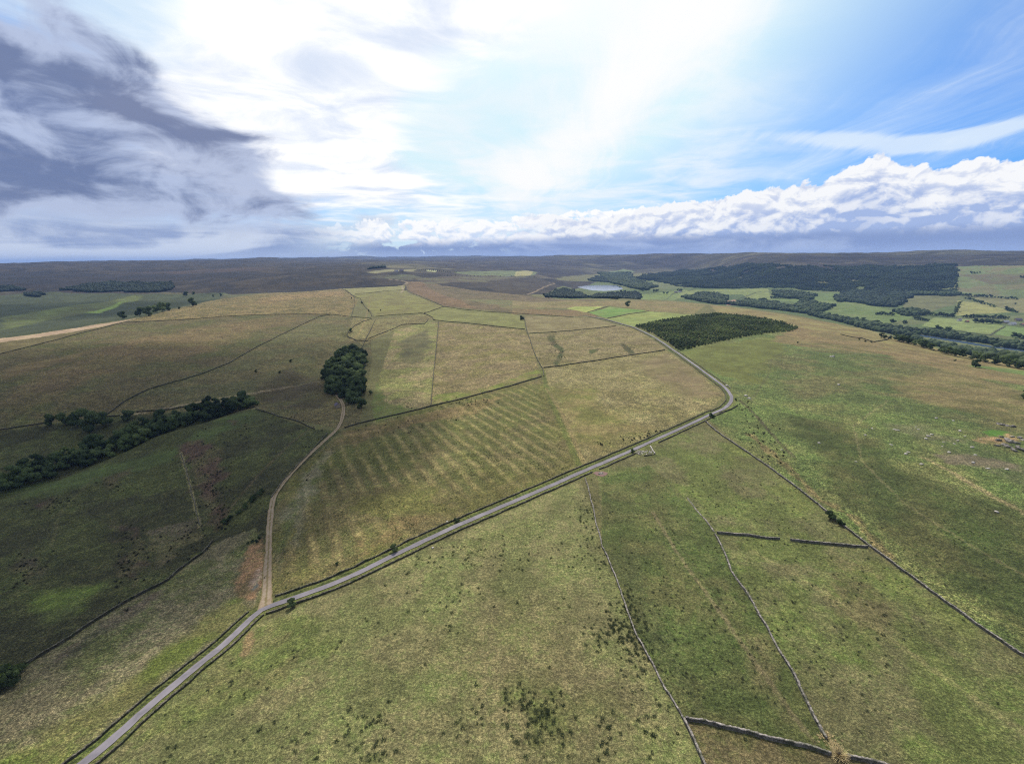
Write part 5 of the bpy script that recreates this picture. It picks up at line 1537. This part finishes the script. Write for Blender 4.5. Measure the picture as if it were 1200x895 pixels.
def build(px, L, Wd, H, rot, name, label, cat, wallm, roofm, chim=0, win=2, p=None, group=None):
    """gabled building: walls, pitched roof with eaves, door, windows, chimneys"""
    q = p if p is not None else W([px])[0]
    z = float(height(np.array([q[0]]), np.array([q[1]]))[0])
    e = bpy.data.objects.new(name, None); COL.objects.link(e); e.location = (q[0], q[1], z - 0.2); e.rotation_euler = (0, 0, RAD(rot))
    e['label'] = label; e['category'] = cat
    if group: e['group'] = group
    a, b_ = L / 2, Wd / 2; rh = Wd * 0.38
    v = np.array([[-a, -b_, -1.5], [a, -b_, -1.5], [a, b_, -1.5], [-a, b_, -1.5], [-a, -b_, H], [a, -b_, H], [a, b_, H], [-a, b_, H], [-a, 0, H + rh], [a, 0, H + rh]])
    me = bpy.data.meshes.new('wall'); me.from_pydata([tuple(x) for x in v], [], [(0, 1, 5, 4), (2, 3, 7, 6), (3, 0, 4, 8, 7), (1, 2, 6, 9, 5)]); me.materials.append(wallm)
    link('wall', me, None, e)
    o_, t_ = 0.35, 0.18; sl = rh / b_
    A = a + o_; B = b_ + o_; zb_ = H - o_ * sl + 0.02
    v = [(-A, -B, zb_), (A, -B, zb_), (A, 0, H + rh + 0.02), (-A, 0, H + rh + 0.02), (A, B, zb_), (-A, B, zb_)]
    v += [(x, y, zz_ + t_) for x, y, zz_ in v]
    me = bpy.data.meshes.new('roof'); me.from_pydata(v, [], [(3, 2, 1, 0), (5, 4, 2, 3), (6, 7, 8, 9), (9, 8, 10, 11), (0, 1, 7, 6), (4, 5, 11, 10), (1, 2, 8, 7), (2, 4, 10, 8), (3, 0, 6, 9), (5, 3, 9, 11)]); me.materials.append(roofm)
    rf = link('roof', me, None, e)
    for i in range(chim):
        x = (a - 0.6) * (1 if i else -1); vv, ff = box_faces(x - 0.4, x + 0.4, -0.45, 0.45, H + rh - 0.7, H + rh + 1.2)
        link('chimney', fast_mesh('chimney', vv, ff), wallm, rf)
    vv, ff = box_faces(-0.55, 0.55, -b_ - 0.06, -b_ + 0.02, -0.3, 2.1); link('door', fast_mesh('door', vv, ff), MDOOR, e)
    for i in range(win):
        x = -a + (i + 1) * L / (win + 1)
        if abs(x) < 1.2: x += 1.8
        for z0 in ((0.9, 3.2) if H > 4.5 else (0.9,)):
            vv, ff = box_faces(x - 0.5, x + 0.5, -b_ - 0.05, -b_ + 0.02, z0, z0 + 1.2); fr = link('window', fast_mesh('window', vv, ff), MWHITE, e)
            vv, ff = box_faces(x - 0.4, x + 0.4, -b_ - 0.08, -b_ - 0.045, z0 + 0.1, z0 + 1.1); link('pane', fast_mesh('pane', vv, ff), MGLASS, fr)
    return e


build((395.5, 477), 5.2, 4.0, 2.6, -55, 'field_barn', 'small stone barn with a purple slate roof beside the track below the oval wood', 'barn', MSTONE, MSLATE, win=1)
FARM = [((1124, 376), 16, 8, 5.2, 15, 'white gabled farmhouse at the left end of the riverside farm', 'house', MWHITE, MSLATE, 2),
        ((1133, 377.5), 14, 8, 4, 20, 'long stone barn right of the white farmhouse', 'barn', MSTONE, MPINK, 0),
        ((1178, 378.5), 22, 12, 5, 10, 'large grey-roofed shed of the riverside farm', 'barn', MSTONE, MSHEET, 0),
        ((1186, 380.5), 24, 12, 5, 12, 'pale long shed in front of the large one', 'barn', MWHITE, MSHEET, 0),
        ((1193, 376), 20, 11, 5.5, -10, 'dark roofed barn at the top of the riverside farm', 'barn', MSTONE, MSLATE, 0),
        ((1199, 381.5), 18, 10, 5, 5, 'barn at the far right of the riverside farm', 'barn', MSTONE, MPINK, 0),
        ((796.5, 342.5), 20, 10, 5.5, 5, 'pale farmhouse below the forest edge', 'house', MWHITE, MSLATE, 2),
        ((792, 343.2), 18, 10, 4.5, -15, 'slate barn left of the pale farmhouse', 'barn', MSTONE, MSLATE, 0),
        ((884, 356.5), 18, 10, 4.5, 0, 'tiny red-brown barn alone in the valley field', 'barn', MSTONE, MPINK, 0),
        ((917, 342.5), 18, 9, 5.5, 8, 'white house among trees under the forest', 'house', MWHITE, MSLATE, 2),
        ((921, 343), 16, 9, 4.5, -20, 'stone house among trees right of the white one', 'house', MSTONE, MSLATE, 2),
        ((464.5, 318), 22, 10, 5, 0, 'white farm on the skyline pasture, left building', 'house', MWHITE, MSLATE, 2),
        ((470.5, 318), 24, 12, 6, 10, 'dark gabled farm building on the skyline pasture', 'barn', MSTONE, MSLATE, 0)]
for px, L, Wd, H, rot, lb, cat, wm_, rm_, ch in FARM:
    build(px, L, Wd, H, rot, 'farmhouse' if cat == 'house' else 'barn', lb, cat, wm_, rm_, ch, win=3)

# ------------------------------------------------------------------ cloud overhead (its shadow lies over the left valley) and hazy air
def cloud_mat(name, dens):
    m_ = bpy.data.materials.new(name); m_.use_nodes = True; n_ = m_.node_tree; n_.nodes.clear()
    o_ = n_.nodes.new('ShaderNodeOutputMaterial'); pv = n_.nodes.new('ShaderNodeVolumePrincipled')
    pv.inputs['Density'].default_value = dens; pv.inputs['Color'].default_value = (0.9, 0.92, 0.95, 1); pv.inputs['Anisotropy'].default_value = 0.5
    n_.links.new(pv.outputs[0], o_.inputs['Volume']); return m_


MCLOUD = cloud_mat('cloud_vapour', 0.010)
MTHIN = cloud_mat('thin_cloud_vapour', 0.0035)
CZ = 1500.0
hx = math.sin(RAD(SUN_AZ)) / math.tan(RAD(SUN_EL)); hy = math.cos(RAD(SUN_AZ)) / math.tan(RAD(SUN_EL))
for px, rx, ry, rz, rot, m_ in (((60, 362), 620, 260, 160, 0, MTHIN), ((225, 555), 180, 150, 170, 20, MCLOUD), ((90, 610), 160, 120, 170, -10, MCLOUD), ((60, 520), 260, 170, 150, 10, MCLOUD), ((240, 430), 330, 190, 130, 15, MTHIN),
                                ((-120, 470), 420, 260, 170, 0, MTHIN), ((10, 650), 90, 60, 120, 0, MTHIN), ((330, 500), 90, 110, 110, 30, MTHIN)):
    g_ = W([px])[0]; CZ = 2200.0 if px[1] < 400 else 1500.0
    v, f = ICO[3]
    v = v * (1 + 0.10 * fbm(v[:, 0] * 3 + rx, v[:, 1] * 3 + v[:, 2] * 2, 1.5, 3, int(rx)))[:, None]
    o = link('cloud', fast_mesh('cloud', v * np.array([rx, ry, rz]), f, True), m_, kind='stuff', label='grey cloud overhead shading the left valley')
    o.location = (g_[0] + hx * CZ, g_[1] + hy * CZ, CZ); o.rotation_euler = (0, 0, RAD(rot))

mh = bpy.data.materials.new('hazy_air'); mh.use_nodes = True; n_ = mh.node_tree; n_.nodes.clear()
o_ = n_.nodes.new('ShaderNodeOutputMaterial'); pv = n_.nodes.new('ShaderNodeVolumePrincipled')
pv.inputs['Density'].default_value = 4.2e-5
pv.inputs['Color'].default_value = (0.34, 0.54, 1.0, 1)
pv.inputs['Anisotropy'].default_value = 0.0
n_.links.new(pv.outputs[0], o_.inputs['Volume'])
top = float(max(gz.max(), CAMH)) + 15.0; bot = float(gz.min()) - 1.0
vv, ff = box_faces(-29000, 29000, -29000, 29000, bot, top)
link('haze', fast_mesh('haze', vv, ff), mh, kind='stuff')
print('scene done')
